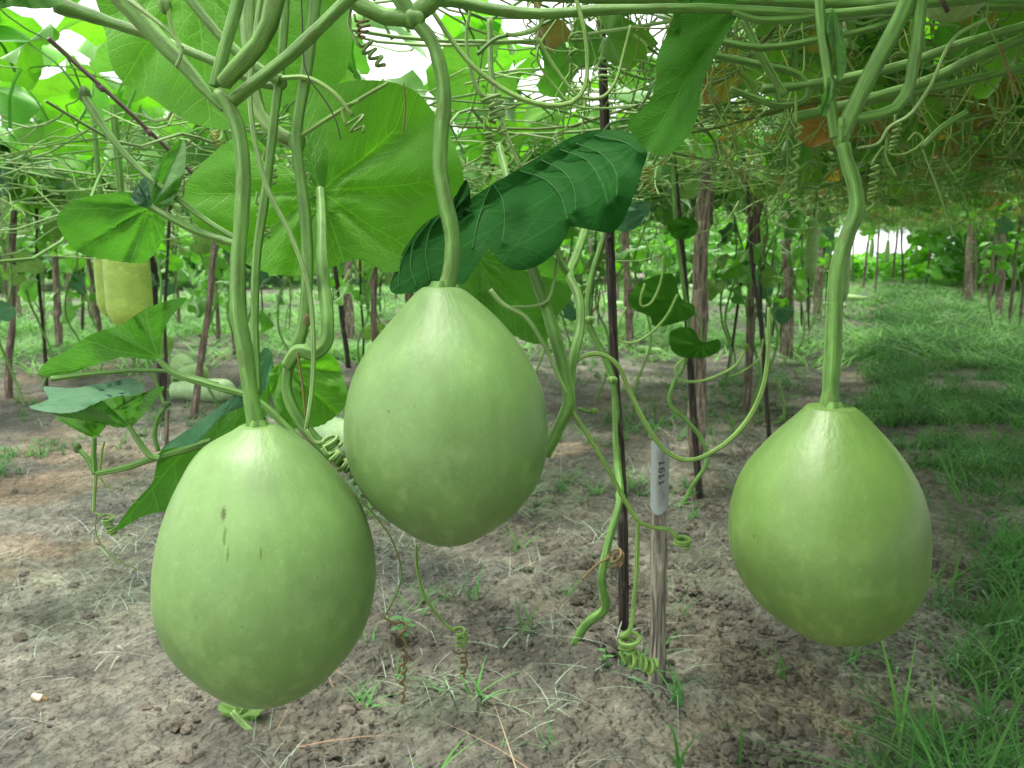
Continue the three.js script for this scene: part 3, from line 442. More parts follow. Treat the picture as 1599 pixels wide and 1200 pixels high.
const farMap = gourdMap(33, [], 512), longMat = gourdMat(farMap, lin(0.38, 0.56, 0.2)), paleMat = gourdMat(farMap, lin(0.5, 0.66, 0.36)), yellowMat = gourdMat(farMap, lin(0.42, 0.56, 0.1));
function longGourd(label, p, dir, len, r, mat, { stalkUp, group, neck = 0.62, bend = 0 } = {}) { // p: middle of the body
  const t = thing('long_gourd', label, 'gourd', p.clone().addScaledVector(dir, -len / 2), group), d = dir.clone().normalize(), pts = [];
  const side = Math.abs(d.y) > 0.5 ? V(1, 0, 0) : V(-d.z, 0, d.x);
  for (let i = 0; i <= 6; i++) pts.push(d.clone().multiplyScalar(len * i / 6).addScaledVector(side, bend * Math.sin(i / 6 * Math.PI)));
  part('body', tube(pts, (u) => r * Math.sqrt(Math.max(0.0004, Math.min(1, u * 5.2 * (2 - Math.min(1, u * 5.2)) * 1))) * (u < 0.19 ? 1 : 1) * lerp(1, neck, sstep(0.45, 0.97, u)) * (u > 0.93 ? Math.sqrt(Math.max(0.02, 1 - ((u - 0.93) / 0.07) ** 2)) : 1), { segs: 44, radial: 22, capEnds: true }), mat, t);
  const e = d.clone().multiplyScalar(len * 0.98), up = stalkUp ?? 0.06;
  part('stalk', tube(Math.abs(d.y) > 0.5 ? [e, e.clone().add(V(0.01, up * 0.5, 0.01)), e.clone().add(V(-0.005, up, 0))] : [e, e.clone().addScaledVector(d, up * 0.6).add(V(0, 0.01, 0)), e.clone().addScaledVector(d, up).add(V(0.01, 0.02, 0))], Math.min(0.011, r * 0.22), { segs: 8, radial: 8 }), M.stem, t);
  return t;
}
const UP1 = V(0, 1, 0);
const hang = (px, yTop, yBot, wpx, d, mat, label, group, neck) => { const a = at(px, yTop, d), b = at(px, yBot, d), len = a.distanceTo(b); longGourd(label, a.clone().add(b).multiplyScalar(0.5), UP1, len, px2m(wpx / 2, d), mat, { stalkUp: Math.max(0.05, 1.42 - a.y), group, neck }); };
hang(198, 330, 515, 68, 2.6, yellowMat, 'thick yellowish long gourd hanging in front of its partner', null, 0.9);
hang(166, 340, 496, 36, 2.8, yellowMat, 'yellowish long gourd half hidden behind the thicker one', null, 0.9);
hang(1268, 340, 436, 19, 4.9, longMat, 'long green gourd hanging beside the grassy path', null, 0.7);
hang(1321, 360, 470, 15, 4.4, longMat, 'long green gourd hanging behind the curved gourd stalk', null, 0.7);
hang(1362, 372, 402, 7, 13, longMat, 'small distant gourd hanging at the end of the path, nearer the round gourd', 'distant gourds at the end of the path');
hang(1386, 375, 410, 8, 13.5, longMat, 'small distant gourd hanging in the middle of the path end', 'distant gourds at the end of the path');
hang(562, 395, 440, 11, 7, yellowMat, 'small yellowish gourd hanging far behind the black leaning stick');
function lie(px, py, turn, len, r, mat, label, bend = 0.02) { const p = onGround(px, py), d = V(Math.cos(turn), 0, Math.sin(turn)); p.y = groundHeight(p.x, p.z) + r * 0.97; longGourd(label, p, d, len, r, mat, { neck: 0.7, bend }); }
lie(316, 628, 2.75, 0.42, 0.075, paleMat, 'pale long gourd lying on the soil in front of two others');
lie(300, 606, 1.4, 0.32, 0.08, longMat, 'round ended gourd lying with its tip towards the viewer');
lie(292, 590, 0.6, 0.38, 0.085, longMat, 'gourd lying behind the other two by the leaning stick');
lie(545, 712, 0.2, 0.4, 0.09, paleMat, 'pale gourd lying on the ground between the two large gourds');
lie(1014, 552, 0.35, 0.28, 0.035, longMat, 'slim green gourd lying behind the brown post');
lie(1135, 478, 0.5, 0.42, 0.05, paleMat, 'pale long gourd lying behind the thick grey post');
lie(960, 480, 0.5, 0.4, 0.055, paleMat, 'pale gourd lying behind the dark weathered stick');
lie(958, 455, 1.2, 0.5, 0.06, paleMat, 'whitish gourd lying farther behind the dark weathered stick');
lie(1075, 452, 0.3, 0.4, 0.06, paleMat, 'pale gourd lying far back between stick and thick post');
lie(1332, 470, 0.3, 0.5, 0.055, longMat, 'green gourd lying by the path with its stalk pointing out');
lie(1300, 482, 0.4, 0.45, 0.055, longMat, 'green gourd lying in front of the one with the long stalk');
lie(1478, 455, 0.5, 0.5, 0.05, longMat, 'green gourd lying beside the second post across the path');
lie(860, 450, 0.4, 0.4, 0.05, longMat, 'small green gourd lying in the far row of plants');

// ------------------------------------------------------------------ the near vines
function heroLeaf(parent, outline, { center, stalk, tip, depth, d = 1, mat = M.leafBright, rings = 14, n = 96, teeth = 0.6, fold = 0.012, name = 'leaf', label, scaleUV = 1 }) {
  const c2 = new THREE.CatmullRomCurve3(outline.map(([x, y]) => V(x, y, 0)), true, 'centripetal'), O = c2.getSpacedPoints(n), ex = tip[0] - stalk[0], ey = tip[1] - stalk[1], L = Math.hypot(ex, ey);
  const pos = [], uv = [], idx = [], R = rng(Math.floor(outline[0][0] * 13 + outline[0][1] * 7) + 5), ph = R() * 6;
  const A = [0, 0.6, -0.6, 1.2, -1.2, 1.85, -1.85, 2.5, -2.5];
  for (let j = 0; j <= rings; j++) for (let i = 0; i <= n; i++) {
    const o = O[i % n], t = (j / rings) ** 0.9, jag = j === rings ? teeth * (hash2(i % n, 3, 7) - 0.5) * 4 : 0, dx = o.x - center[0], dy = o.y - center[1], dl = Math.hypot(dx, dy) + 1e-6;
    const x = center[0] + dx * t * (1 + jag / dl), y = center[1] + dy * t * (1 + jag / dl);
    const lx = ((x - stalk[0]) * -ey + (y - stalk[1]) * ex) / L / L, ly = ((x - stalk[0]) * ex + (y - stalk[1]) * ey) / L / L, th = Math.atan2(lx, ly), rr = Math.hypot(lx, ly);
    let da = 9; for (const a of A) da = Math.min(da, Math.abs(th - a));
    const relief = -fold * Math.min(1, rr * 3) * Math.sin(Math.min(da, 0.31) / 0.31 * Math.PI / 2) + 0.006 * Math.sin(th * 6 + ph) * rr * rr + 0.006 * (fbm(lx * 9 + 3, ly * 9 + 3, 2, 3) - 0.5);
    const p = at(x, y, (depth ? depth(x, y) : d) + relief);
    pos.push(p.x, p.y, p.z);
  }
  // texture coordinates in the leaf's own plane: metres from the stalk along and across the midrib, as a share of the midrib's length
  const dd = (x, y) => (depth ? depth(x, y) : d), p0 = at(...stalk, dd(...stalk)), ax = at(...tip, dd(...tip)).sub(p0), len3 = ax.length(), nor = V(0, 0, 0), q0 = V(), q1 = V();
  ax.normalize();
  for (let i = 0; i < n; i++) { const k = (rings * (n + 1) + i) * 3; q0.set(pos[k] - pos[0], pos[k + 1] - pos[1], pos[k + 2] - pos[2]); q1.set(pos[k + 3] - pos[0], pos[k + 4] - pos[1], pos[k + 5] - pos[2]); nor.add(q0.cross(q1)); }
  nor.normalize(); const across = ax.clone().cross(nor).normalize();
  for (let k = 0; k < pos.length; k += 3) { q0.set(pos[k], pos[k + 1], pos[k + 2]).sub(p0); uv.push(LEAF_O[0] + q0.dot(across) / len3 * LEAF_S * scaleUV, LEAF_O[1] + q0.dot(ax) / len3 * LEAF_S * scaleUV); }
  for (let j = 0; j < rings; j++) for (let i = 0; i < n; i++) { const a = j * (n + 1) + i, b = a + 1, c = a + n + 1, e = c + 1; idx.push(a, b, e, a, e, c); }
  const g = new THREE.BufferGeometry(); g.setAttribute('position', new THREE.Float32BufferAttribute(pos, 3)); g.setAttribute('uv', new THREE.Float32BufferAttribute(uv, 2)); g.setIndex(idx); g.computeVertexNormals();
  const m = part(name, local(g, parent), mat, parent); if (label) m.userData.label = label; return m;
}
function upToRoof(list, pts) { // a stem that leaves the picture at the top goes on up to the roof and along it
  const more = (end, inner) => { const dir = end.clone().sub(inner).normalize(), h = Math.max(0.02, 1.47 - end.y), side = V(dir.x, 0, dir.z).addScaledVector(FH, 0.25).normalize(); return [end.clone().add(V(dir.x * h * 0.7, h * 0.75, dir.z * h * 0.7)), end.clone().add(V(dir.x * h, h, dir.z * h)).addScaledVector(side, 0.12), end.clone().add(V(dir.x * h, h + 0.03, dir.z * h)).addScaledVector(side, 0.5)]; };
  let out = pts; const n = list.length - 1;
  if (list[n][1] < -15) out = [...out, ...more(pts[n], pts[n - 1])];
  if (list[0][1] < -15) out = [...more(pts[0], pts[1]).reverse(), ...out];
  return out;
}
const stemPart = (parent, list, d, rpx, o = {}) => part(o.name ?? 'stem', local(tube(upToRoof(list, S(list, d)), Array.isArray(rpx) ? rpx.map((r) => px2m(r * 0.9, d)) : px2m(rpx * 0.9, d), { radial: 12, ridge: 0.07, segs: list.length * 8, ...o }), parent), o.mat ?? M.stem, parent);
const wire = (parent, list, d, rpx, o = {}) => stemPart(parent, list, d, Array.isArray(rpx) ? rpx.map((r) => r * 0.85) : rpx * 0.85, { name: 'tendril', radial: 6, ridge: 0, mat: M.tendril, ...o });
function curlPart(parent, lead, d, rpx, { r0 = 12, r1 = 7, turns = 5, len = 40, axis = [0, 1], mat = M.tendril } = {}) { const pts = S(lead, d), e = pts[pts.length - 1], ax = RT.clone().multiplyScalar(axis[0]).addScaledVector(UPV, -axis[1]).addScaledVector(FW, 0.25); return part('tendril', local(tube(pts.concat(coil(e, ax, { r0: px2m(r0, d), r1: px2m(r1, d), turns, length: px2m(len, d), side: RT.clone().multiplyScalar(-1) }).slice(1)), px2m(rpx, d), { segs: turns * 22 + 20, radial: 6 }), parent), mat, parent); }
function knob(parent, px, py, d, rpx, stretch = [1, 1, 1], name = 'node', mat = M.stem) { const g = new THREE.SphereGeometry(px2m(rpx, d), 20, 14); const q = g.attributes.position; for (let i = 0; i < q.count; i++) { const k = 1 + 0.1 * Math.sin(Math.atan2(q.getZ(i), q.getX(i)) * 5); q.setXYZ(i, q.getX(i) * k * stretch[0], q.getY(i) * stretch[1], q.getZ(i) * k * stretch[2]); } g.computeVertexNormals(); const p = at(px, py, d); g.translate(p.x, p.y, p.z); return part(name, local(g, parent), mat, parent); }

{ // vine of the scarred gourd
  const t = thing('gourd_vine', 'near gourd vine with a swollen node carrying the scarred gourd', 'vine', at(336, 150, 0.8));
  stemPart(t, [[150, -60], [200, 5], [255, 68], [297, 112], [322, 143], [340, 160], [350, 170]], 0.8, [11, 11, 11, 12, 18, 20, 7]);
  stemPart(t, [[335, 135], [352, 70], [372, 0], [385, -60]], 0.8, 10);
  stemPart(t, [[350, 128, 0.79], [375, 100, 0.77], [410, 60, 0.75], [428, 10, 0.74], [430, -60, 0.74]], 0.78, [14, 17, 18, 17]);
  stemPart(t, [[362, 158], [400, 128], [460, 80], [520, 22], [590, -50]], 0.8, 11);
  stemPart(t, [[270, -40], [330, 40], [375, 85], [420, 118], [437, 125]], 0.92, 9);
  stemPart(t, [[90, 8], [150, 28], [230, 55], [330, 95], [400, 128], [432, 135]], 0.95, [15, 9, 8, 8, 8]);
  knob(t, 436, 128, 0.93, 11, [1.1, 1.2, 1]);
  stemPart(t, [[448, -40], [442, 60], [436, 125], [430, 170], [415, 300], [401, 400], [398, 520], [402, 610]], 0.93, [8, 8, 9, 8, 8, 7]);
  wire(t, [[436, 122], [480, 122], [520, 145], [550, 180]], 0.92, 5);
  wire(t, [[200, 0], [240, 30], [270, 55], [283, 80], [275, 105]], 0.78, [5, 4, 4], { mat: M.stemPale });
  wire(t, [[262, 10], [268, 45], [285, 75]], 0.78, [5, 3]); knob(t, 257, 8, 0.78, 10, [1, 1.4, 1], 'flower_bud', M.stem);
  stemPart(t, [[130, 150], [145, 172], [170, 210], [215, 262], [270, 305], [330, 350], [372, 375]], 1.0, [8, 6, 5, 5, 5], { mat: M.stem });
  knob(t, 131, 148, 1.0, 9, [0.9, 1.5, 1], 'flower_bud', M.leafPale);
  heroLeaf(t, [[130, -130], [150, 0], [165, 55], [172, 100], [192, 130], [232, 152], [290, 188], [345, 202], [400, 192], [470, 150], [530, 130], [546, 95], [548, 0], [540, -130], [350, -190]], { center: [350, 20], stalk: [300, -40], tip: [330, 205], depth: (x, y) => 1.12 + (y - 100) * -0.0002 + 0.00000025 * (x - 350) ** 2, label: 'large glowing leaf above the swollen node' });
  const roundLeaf = heroLeaf(t, [[88, 345], [104, 320], [150, 304], [205, 302], [240, 322], [257, 352], [250, 382], [226, 409], [170, 406], [126, 396], [106, 380]], { center: [180, 355], stalk: [232, 322], tip: [110, 392], depth: (x, y) => 1.02 + 0.0006 * (y - 350) + 0.0003 * (x - 180), mat: M.leafMid });
  heroLeaf(t, [[236, 318], [231, 280], [250, 250], [286, 219], [289, 260], [276, 302], [256, 326]], { center: [260, 275], stalk: [236, 322], tip: [284, 222], depth: (x, y) => 1.0 - 0.0003 * (x - 260), mat: M.leafMid, teeth: 0.2 });
  heroLeaf(t, [[204, 310], [214, 290], [228, 275], [233, 300], [236, 322], [218, 322]], { center: [222, 305], stalk: [234, 322], tip: [214, 285], d: 0.99, mat: M.leafBlue, teeth: 0.2, rings: 6, n: 40 });
  roundLeaf.add(stemPart(t, [[226, 318], [262, 338], [310, 362], [370, 382]], 1.0, [6, 7, 8], { name: 'leaf_stalk' }));
  heroLeaf(t, [[-60, -60], [105, -40], [98, 5], [60, 14], [20, 10], [-60, 20]], { center: [20, -15], stalk: [10, -50], tip: [50, 14], d: 0.9, mat: M.leafMid, rings: 8, n: 48 });
  heroLeaf(t, [[180, 830], [205, 790], [238, 752], [250, 705], [300, 668], [350, 630], [385, 600], [412, 545], [424, 552], [425, 600], [410, 660], [370, 720], [310, 760], [265, 796], [225, 806]], { center: [325, 690], stalk: [420, 555], tip: [185, 825], depth: (x, y) => 1.02 + 0.00035 * (x - 300) + 0.00008 * (y - 700), mat: M.leafMid, label: 'folded leaf hanging behind the scarred gourd' });
  heroLeaf(t, [[252, 702], [300, 666], [352, 628], [386, 598], [413, 543], [424, 550], [415, 605], [390, 630], [350, 640], [310, 690], [268, 700]], { center: [345, 650], stalk: [420, 550], tip: [250, 705], depth: (x, y) => 0.985 + 0.00035 * (x - 300), mat: M.leafBlue, teeth: 0.3, rings: 8 });
}
{ // vine between the scarred gourd and the middle gourd
  const t = thing('gourd_vine', 'near gourd vine with a hooked stem between the two large gourds', 'vine', at(470, 540, 0.92));
  stemPart(t, [[388, -40], [386, 30], [392, 110], [405, 175], [432, 208], [462, 222]], 0.95, [9, 11, 11, 12, 12], { mat: M.stemPale });
  knob(t, 463, 220, 0.935, 13, [1.0, 1.5, 1]);
  stemPart(t, [[496, -40], [488, 40], [477, 120], [463, 215], [470, 280], [478, 350], [480, 430], [471, 520], [450, 575], [449, 615], [470, 660], [520, 715]], 0.93, [11, 11, 12, 12, 10, 10, 10]);
  const bigStalk = stemPart(t, [[500, 296, 1.058], [502, 330, 1.03], [504, 430, 0.95], [511, 500, 0.92], [508, 535, 0.915], [490, 553, 0.91], [468, 548, 0.91], [448, 572, 0.92]], 0.93, [8, 9, 10, 12, 12, 11], { name: 'leaf_stalk' });
  wire(t, [[410, -30], [398, 60], [390, 150], [402, 240], [420, 300], [455, 370], [482, 450], [489, 530], [487, 610], [478, 672]], 0.89, [4, 5, 6, 5, 5], { mat: M.stemPale });
  curlPart(t, [[478, 672], [490, 690], [503, 692]], 0.88, 3.5, { r0: 13, r1: 9, turns: 3, len: 14, axis: [0.3, 0.6], mat: M.stemPale });
  curlPart(t, [[503, 700], [512, 712]], 0.87, 4.5, { r0: 9, r1: 7, turns: 7, len: 62, axis: [0.62, 0.75], mat: M.stemPale });
  wire(t, [[464, 550], [472, 600], [477, 650]], 0.9, 2.5, { mat: M.dry });
  wire(t, [[545, 765], [585, 805], [615, 850], [626, 905], [600, 965]], 0.95, [3, 2, 2], { mat: M.stemPale });
  curlPart(t, [[600, 965], [618, 975]], 0.97, 2, { r0: 8, r1: 3, turns: 9, len: 150, axis: [0.02, 1], mat: M.dry });
  wire(t, [[465, 215], [520, 180], [570, 150], [605, 130]], 0.93, [5, 4]);
  curlPart(t, [[560, 158], [535, 170], [540, 195]], 0.92, 2.5, { r0: 15, r1: 8, turns: 2, len: 24, axis: [0.4, 0.5] });
  curlPart(t, [[415, 230], [412, 250]], 0.95, 2, { r0: 9, r1: 6, turns: 4, len: 40 });
  curlPart(t, [[402, 300], [400, 318]], 0.95, 2, { r0: 8, r1: 5, turns: 6, len: 55 });
  wire(t, [[470, -20], [473, 60], [478, 115], [510, 160], [525, 190], [532, 218]], 0.86, 1.6, { mat: M.black });
  wire(t, [[630, 130], [633, 160], [630, 205]], 0.92, 1.8, { mat: M.dry });
  knob(t, 480, 500, 0.9, 8, [0.8, 1.3, 0.8], 'flower_bud', M.leafYellow);
  const bigLeaf = heroLeaf(t, [[500, 297], [490, 290], [462, 268], [434, 258], [410, 225], [385, 205], [350, 225], [312, 258], [290, 288], [290, 320], [310, 355], [350, 390], [400, 420], [450, 431], [500, 425], [530, 413], [560, 405], [612, 426], [650, 408], [690, 370], [716, 330], [725, 290], [712, 230], [682, 182], [652, 145], [600, 126], [540, 128], [482, 145], [450, 172], [455, 185], [480, 208], [505, 222], [512, 245], [508, 275]], { center: [503, 330], stalk: [500, 298], tip: [455, 430], depth: (x, y) => 1.06 + 0.00000055 * (x - 500) ** 2 - 0.0001 * (y - 300), n: 150, rings: 18, scaleUV: 0.62, teeth: 0.35, label: 'huge glowing heart shaped leaf' });
  bigLeaf.add(bigStalk);
  heroLeaf(t, [[420, 585], [445, 562], [480, 556], [512, 550], [533, 580], [541, 630], [522, 652], [490, 668], [450, 665], [428, 630]], { center: [480, 610], stalk: [440, 570], tip: [530, 650], depth: (x) => 1.02 + 0.0002 * (x - 480), mat: M.leafBright });
}
{ // vine of the middle gourd
  const t = thing('gourd_vine', 'near gourd vine running along the top and carrying the middle gourd', 'vine', at(648, 35, 0.85));
  knob(t, 645, 30, 0.85, 17, [1.2, 0.9, 1]);
  stemPart(t, [[500, -45], [560, 8], [605, 28], [640, 30]], 0.85, [13, 13, 14, 15]);
  stemPart(t, [[640, 30], [665, 10], [690, -15], [720, -60]], 0.85, [16, 16, 15]);
  stemPart(t, [[615, -40], [625, 5], [645, 30]], 0.85, [12, 14]);
  stemPart(t, [[660, 2], [710, 2], [770, 15], [850, 22], [930, 16], [1010, 14], [1100, 13], [1200, 18], [1300, 22], [1420, 8], [1620, -30]], 0.92, [10, 8, 8, 8, 8, 8]);
  stemPart(t, [[700, -30], [900, -4], [1100, 0], [1300, 6], [1640, 10]], 1.1, 9, { mat: M.stem });
  wire(t, [[676, 18], [700, 55], [735, 100], [790, 142], [840, 162], [890, 162], [912, 140], [917, 90], [912, 45], [895, -20]], 0.88, [5, 5, 5, 5, 6]);
  wire(t, [[840, 60], [870, 110], [905, 150], [940, 152], [960, 130], [975, 80], [985, 40]], 0.95, 3.5);
  wire(t, [[850, 25], [838, 45], [800, 55], [790, 52]], 0.92, [4, 4, 3]);
  wire(t, [[745, 85], [775, 60], [820, 50], [865, 30]], 0.98, 4, { mat: M.stem });
  curlPart(t, [[548, 10], [545, 40], [560, 70]], 0.86, 3, { r0: 10, r1: 5, turns: 4, len: 46, axis: [0.5, 0.8], mat: M.stemPale });
  curlPart(t, [[553, 22], [555, 32]], 0.84, 2, { r0: 9, r1: 5, turns: 4, len: 28, axis: [0.2, 1], mat: M.dry });
  curlPart(t, [[735, 10], [728, 60], [738, 120], [752, 150]], 1.0, 3, { r0: 14, r1: 7, turns: 5, len: 44, axis: [0.2, 1], mat: M.stemPale });
  curlPart(t, [[775, 130], [768, 160]], 1.1, 2.4, { r0: 5, r1: 4, turns: 9, len: 110, axis: [0.25, 1], mat: M.tendril });
  curlPart(t, [[757, 185], [757, 205]], 1.05, 2.4, { r0: 6, r1: 5, turns: 9, len: 46, axis: [0, 1], mat: M.tendril });
  stemPart(t, [[765, 30], [768, 120], [790, 210], [812, 262]], 1.15, [5, 5, 4], { mat: M.stemPale });
  const hangLeaf = heroLeaf(t, [[980, 192], [1008, 168], [1024, 132], [1025, 92], [1048, 35], [1070, -40], [1110, -60], [1152, 14], [1130, 62], [1098, 130], [1086, 190], [1058, 232], [1030, 243], [1004, 230]], { center: [1060, 120], stalk: [1148, 14], tip: [1005, 232], depth: (x, y) => 0.95 - 0.0006 * (x - 1060) - 0.0003 * (y - 120), mat: M.leafDeep, label: 'leaf hanging down in front of the dark curled leaf' });
  hangLeaf.add(stemPart(t, [[1144, 18], [1180, 30], [1240, 30], [1300, 20]], 0.92, [6, 7, 8], { name: 'leaf_stalk' }));
}
{ // vine right of the middle gourd with the dark curled leaf
  const t = thing('gourd_vine', 'near gourd vine with long tendrils beside the dark weathered stick', 'vine', at(888, 640, 1.0));
  stemPart(t, [[780, 230, 1.25], [812, 350, 1.12], [835, 430, 1.04], [862, 510], [883, 590], [888, 630], [872, 668], [850, 712]], 1.0, [8, 9, 10, 11, 11], { mat: M.stem });
  stemPart(t, [[960, 200, 1.5], [920, 340, 1.3], [900, 400, 1.2], [890, 430, 1.15], [905, 470, 1.1], [906, 510, 1.08], [893, 570, 1.04], [888, 632, 1.0]], 1.05, [7, 8, 9, 8, 9]);
  stemPart(t, [[890, 432], [876, 410], [868, 380], [860, 340]], 1.15, [6, 5]);
  wire(t, [[765, 453], [785, 475], [820, 495], [850, 540], [868, 580], [885, 615]], 0.98, [5, 5, 4, 4], { mat: M.stemPale });
  wire(t, [[800, 480], [835, 478], [855, 470], [865, 440], [870, 405]], 1.0, [3.5, 3], { mat: M.stemPale });
  wire(t, [[890, 578], [905, 560], [935, 553], [962, 568], [985, 615], [1010, 665], [1040, 705], [1075, 719], [1120, 702], [1165, 660], [1190, 610], [1199, 560], [1201, 480]], 1.05, [5, 5, 5, 5, 6, 5, 4]);
  wire(t, [[892, 640], [915, 675], [945, 725], [972, 775], [996, 815]], 1.0, [5, 5, 5]);
  curlPart(t, [[996, 813], [995, 870], [990, 940], [983, 985], [970, 995]], 1.0, 3.6, { r0: 13, r1: 11, turns: 3, len: 26, axis: [0.1, 1] });
  curlPart(t, [[968, 1018], [978, 1035]], 1.0, 3.4, { r0: 10, r1: 9, turns: 5, len: 46, axis: [1, 0.35] });
  curlPart(t, [[996, 815], [1020, 824], [1046, 828], [1058, 840]], 1.0, 3.2, { r0: 10, r1: 9, turns: 3, len: 14, axis: [0, 1] });
  wire(t, [[902, 638], [918, 643], [926, 641]], 1.0, [4, 3], { mat: M.stem }); knob(t, 928, 642, 1.0, 5, [1.4, 1, 1], 'flower_bud');
  wire(t, [[650, 850, 0.95], [652, 890, 0.95], [665, 935, 0.95], [695, 975, 0.95]], 0.95, [4, 4, 3], { mat: M.tendril });
  curlPart(t, [[695, 975], [708, 985]], 0.95, 2.6, { r0: 9, r1: 6, turns: 4, len: 34, axis: [0.2, 1] });
  curlPart(t, [[706, 1015], [716, 1022]], 0.95, 1.6, { r0: 6, r1: 3, turns: 5, len: 40, axis: [0.1, 1], mat: M.dry });
  // dark leaf draped over its side veins, which stand out as ridges
  const VEINS = [[[929, 212], [974, 222], [1001, 240]], [[899, 224], [938, 240], [962, 270], [963, 306]], [[875, 234], [914, 249], [938, 282], [950, 318]], [[845, 250], [878, 267], [896, 294], [899, 328]], [[812, 267], [848, 279], [875, 306], [886, 342]], [[770, 288], [782, 306], [788, 336], [785, 378]], [[768, 288], [755, 318], [743, 360], [738, 388]], [[695, 330], [674, 354], [665, 390], [671, 438]], [[671, 345], [647, 378], [641, 414], [650, 447]], [[640, 380], [626, 410], [622, 445]]];
  const veinLines = VEINS.map((l) => new THREE.CatmullRomCurve3(l.map(([x, y]) => V(x, y, 0))).getSpacedPoints(24));
  const drape = (x, y) => { const u = (x - 610) / 400, v = (y - (455 - 250 * u)) / 140; let m = 1e9; for (const l of veinLines) for (const p of l) m = Math.min(m, (p.x - x) ** 2 + (p.y - y) ** 2); const q = Math.sqrt(m); return 0.99 - 0.06 * Math.sin(clamp(v, -0.3, 1) * 2.0) + 0.03 * (1 - u) + 0.022 * (0.35 + clamp(v)) * (1 - Math.exp(-q / 13)); };
  const darkLeaf = heroLeaf(t, [[610, 456], [618, 420], [640, 376], [668, 345], [715, 322], [780, 281], [850, 240], [900, 211], [958, 203], [1000, 214], [1011, 234], [998, 280], [980, 330], [960, 361], [930, 360], [896, 334], [886, 366], [856, 405], [812, 423], [782, 412], [768, 392], [748, 388], [738, 420], [722, 444], [690, 436], [650, 456]], { center: [800, 335], stalk: [1005, 225], tip: [615, 455], n: 150, rings: 40, fold: 0, teeth: 0.3, scaleUV: 0.6, mat: M.leafDark, label: 'dark green leaf draped in folds',
    depth: drape });
  for (const l of VEINS) darkLeaf.add(part('vein', local(tube(l.map(([x, y]) => at(x, y, drape(x, y) - 0.0006)), [0.0009, 0.0007, 0.0004], { segs: 20, radial: 5 }), t), M.veinDark, t));
  heroLeaf(t, [[716, 448], [740, 400], [790, 385], [850, 395], [893, 420], [893, 462], [866, 500], [850, 536], [818, 532], [770, 500]], { center: [810, 455], stalk: [740, 400], tip: [850, 536], depth: (x) => 1.25 + 0.0003 * (x - 800), mat: M.leafMid });
  heroLeaf(t, [[700, 330], [715, 300], [728, 280], [735, 320], [720, 345]], { center: [718, 318], stalk: [704, 335], tip: [728, 284], d: 1.05, mat: M.leafDark, rings: 5, n: 36 });
}
{ // growing tip reaching out over the open ground
  const t = thing('gourd_vine', 'young vine tip with three leaves reaching over the open soil', 'vine', at(150, 740, 1.0));
  const armStalk = stemPart(t, [[470, 690], [400, 625], [330, 602], [270, 582], [246, 560]], 1.0, [7, 6, 6, 5], { name: 'leaf_stalk' });
  wire(t, [[80, 592], [150, 583], [260, 580], [340, 600]], 1.02, [6, 4, 4], { mat: M.stem });
  const armLeaf = heroLeaf(t, [[60, 584], [76, 562], [102, 550], [142, 522], [190, 506], [232, 480], [292, 466], [266, 496], [251, 530], [246, 560], [190, 558], [142, 572], [92, 590]], { center: [190, 530], stalk: [246, 558], tip: [65, 582], depth: (x, y) => 1.0 + 0.0008 * (y - 530), mat: M.leafMid });
  armLeaf.add(armStalk);
  heroLeaf(t, [[45, 636], [76, 622], [66, 606], [112, 606], [166, 598], [210, 592], [226, 606], [210, 618], [170, 622], [110, 645]], { center: [140, 618], stalk: [200, 640], tip: [48, 636], depth: (x, y) => 0.98 - 0.0016 * (y - 620), mat: M.leafBlue, rings: 8 });
  const cupLeaf = heroLeaf(t, [[80, 646], [112, 643], [170, 622], [212, 617], [256, 604], [236, 632], [201, 667], [150, 660]], { center: [175, 640], stalk: [201, 665], tip: [85, 646], depth: (x, y) => 0.97 + 0.0006 * (y - 640), mat: M.leafMid, rings: 8 });
  heroLeaf(t, [[84, 652], [120, 655], [166, 662], [158, 676], [148, 684], [112, 668]], { center: [130, 665], stalk: [148, 682], tip: [88, 653], d: 1.03, mat: M.leafBright, rings: 6, n: 40 });
  cupLeaf.add(stemPart(t, [[201, 665], [215, 688], [235, 712], [250, 716]], 0.98, [4, 5, 5], { name: 'leaf_stalk' }));
  stemPart(t, [[330, 690], [280, 705], [240, 716], [195, 731], [150, 740]], 1.0, [7, 6, 5]);
  stemPart(t, [[148, 740], [146, 715], [147, 684]], 1.0, [5, 4], { name: 'leaf_stalk' });
  stemPart(t, [[148, 740], [135, 715], [122, 702]], 1.0, [5, 4]); knob(t, 120, 700, 1.0, 6, [0.9, 1.4, 1], 'flower_bud', M.leafPale);
  stemPart(t, [[247, 705], [241, 680], [246, 655], [258, 636]], 1.0, [4, 4, 3]); knob(t, 260, 632, 1.0, 5, [1.2, 1, 1], 'flower_bud', M.leafPale);
  wire(t, [[149, 742], [147, 775], [146, 800]], 1.0, [4, 3]);
  curlPart(t, [[146, 800], [160, 806]], 1.0, 1.8, { r0: 7, r1: 6, turns: 6, len: 32, axis: [0.05, 1] });
  wire(t, [[150, 800], [150, 835], [175, 870], [215, 890]], 1.0, 1.4);
  wire(t, [[155, 738], [160, 700], [163, 690]], 1.0, [3, 2]); wire(t, [[155, 745], [165, 758], [178, 765]], 1.0, [2, 1.4]);
}
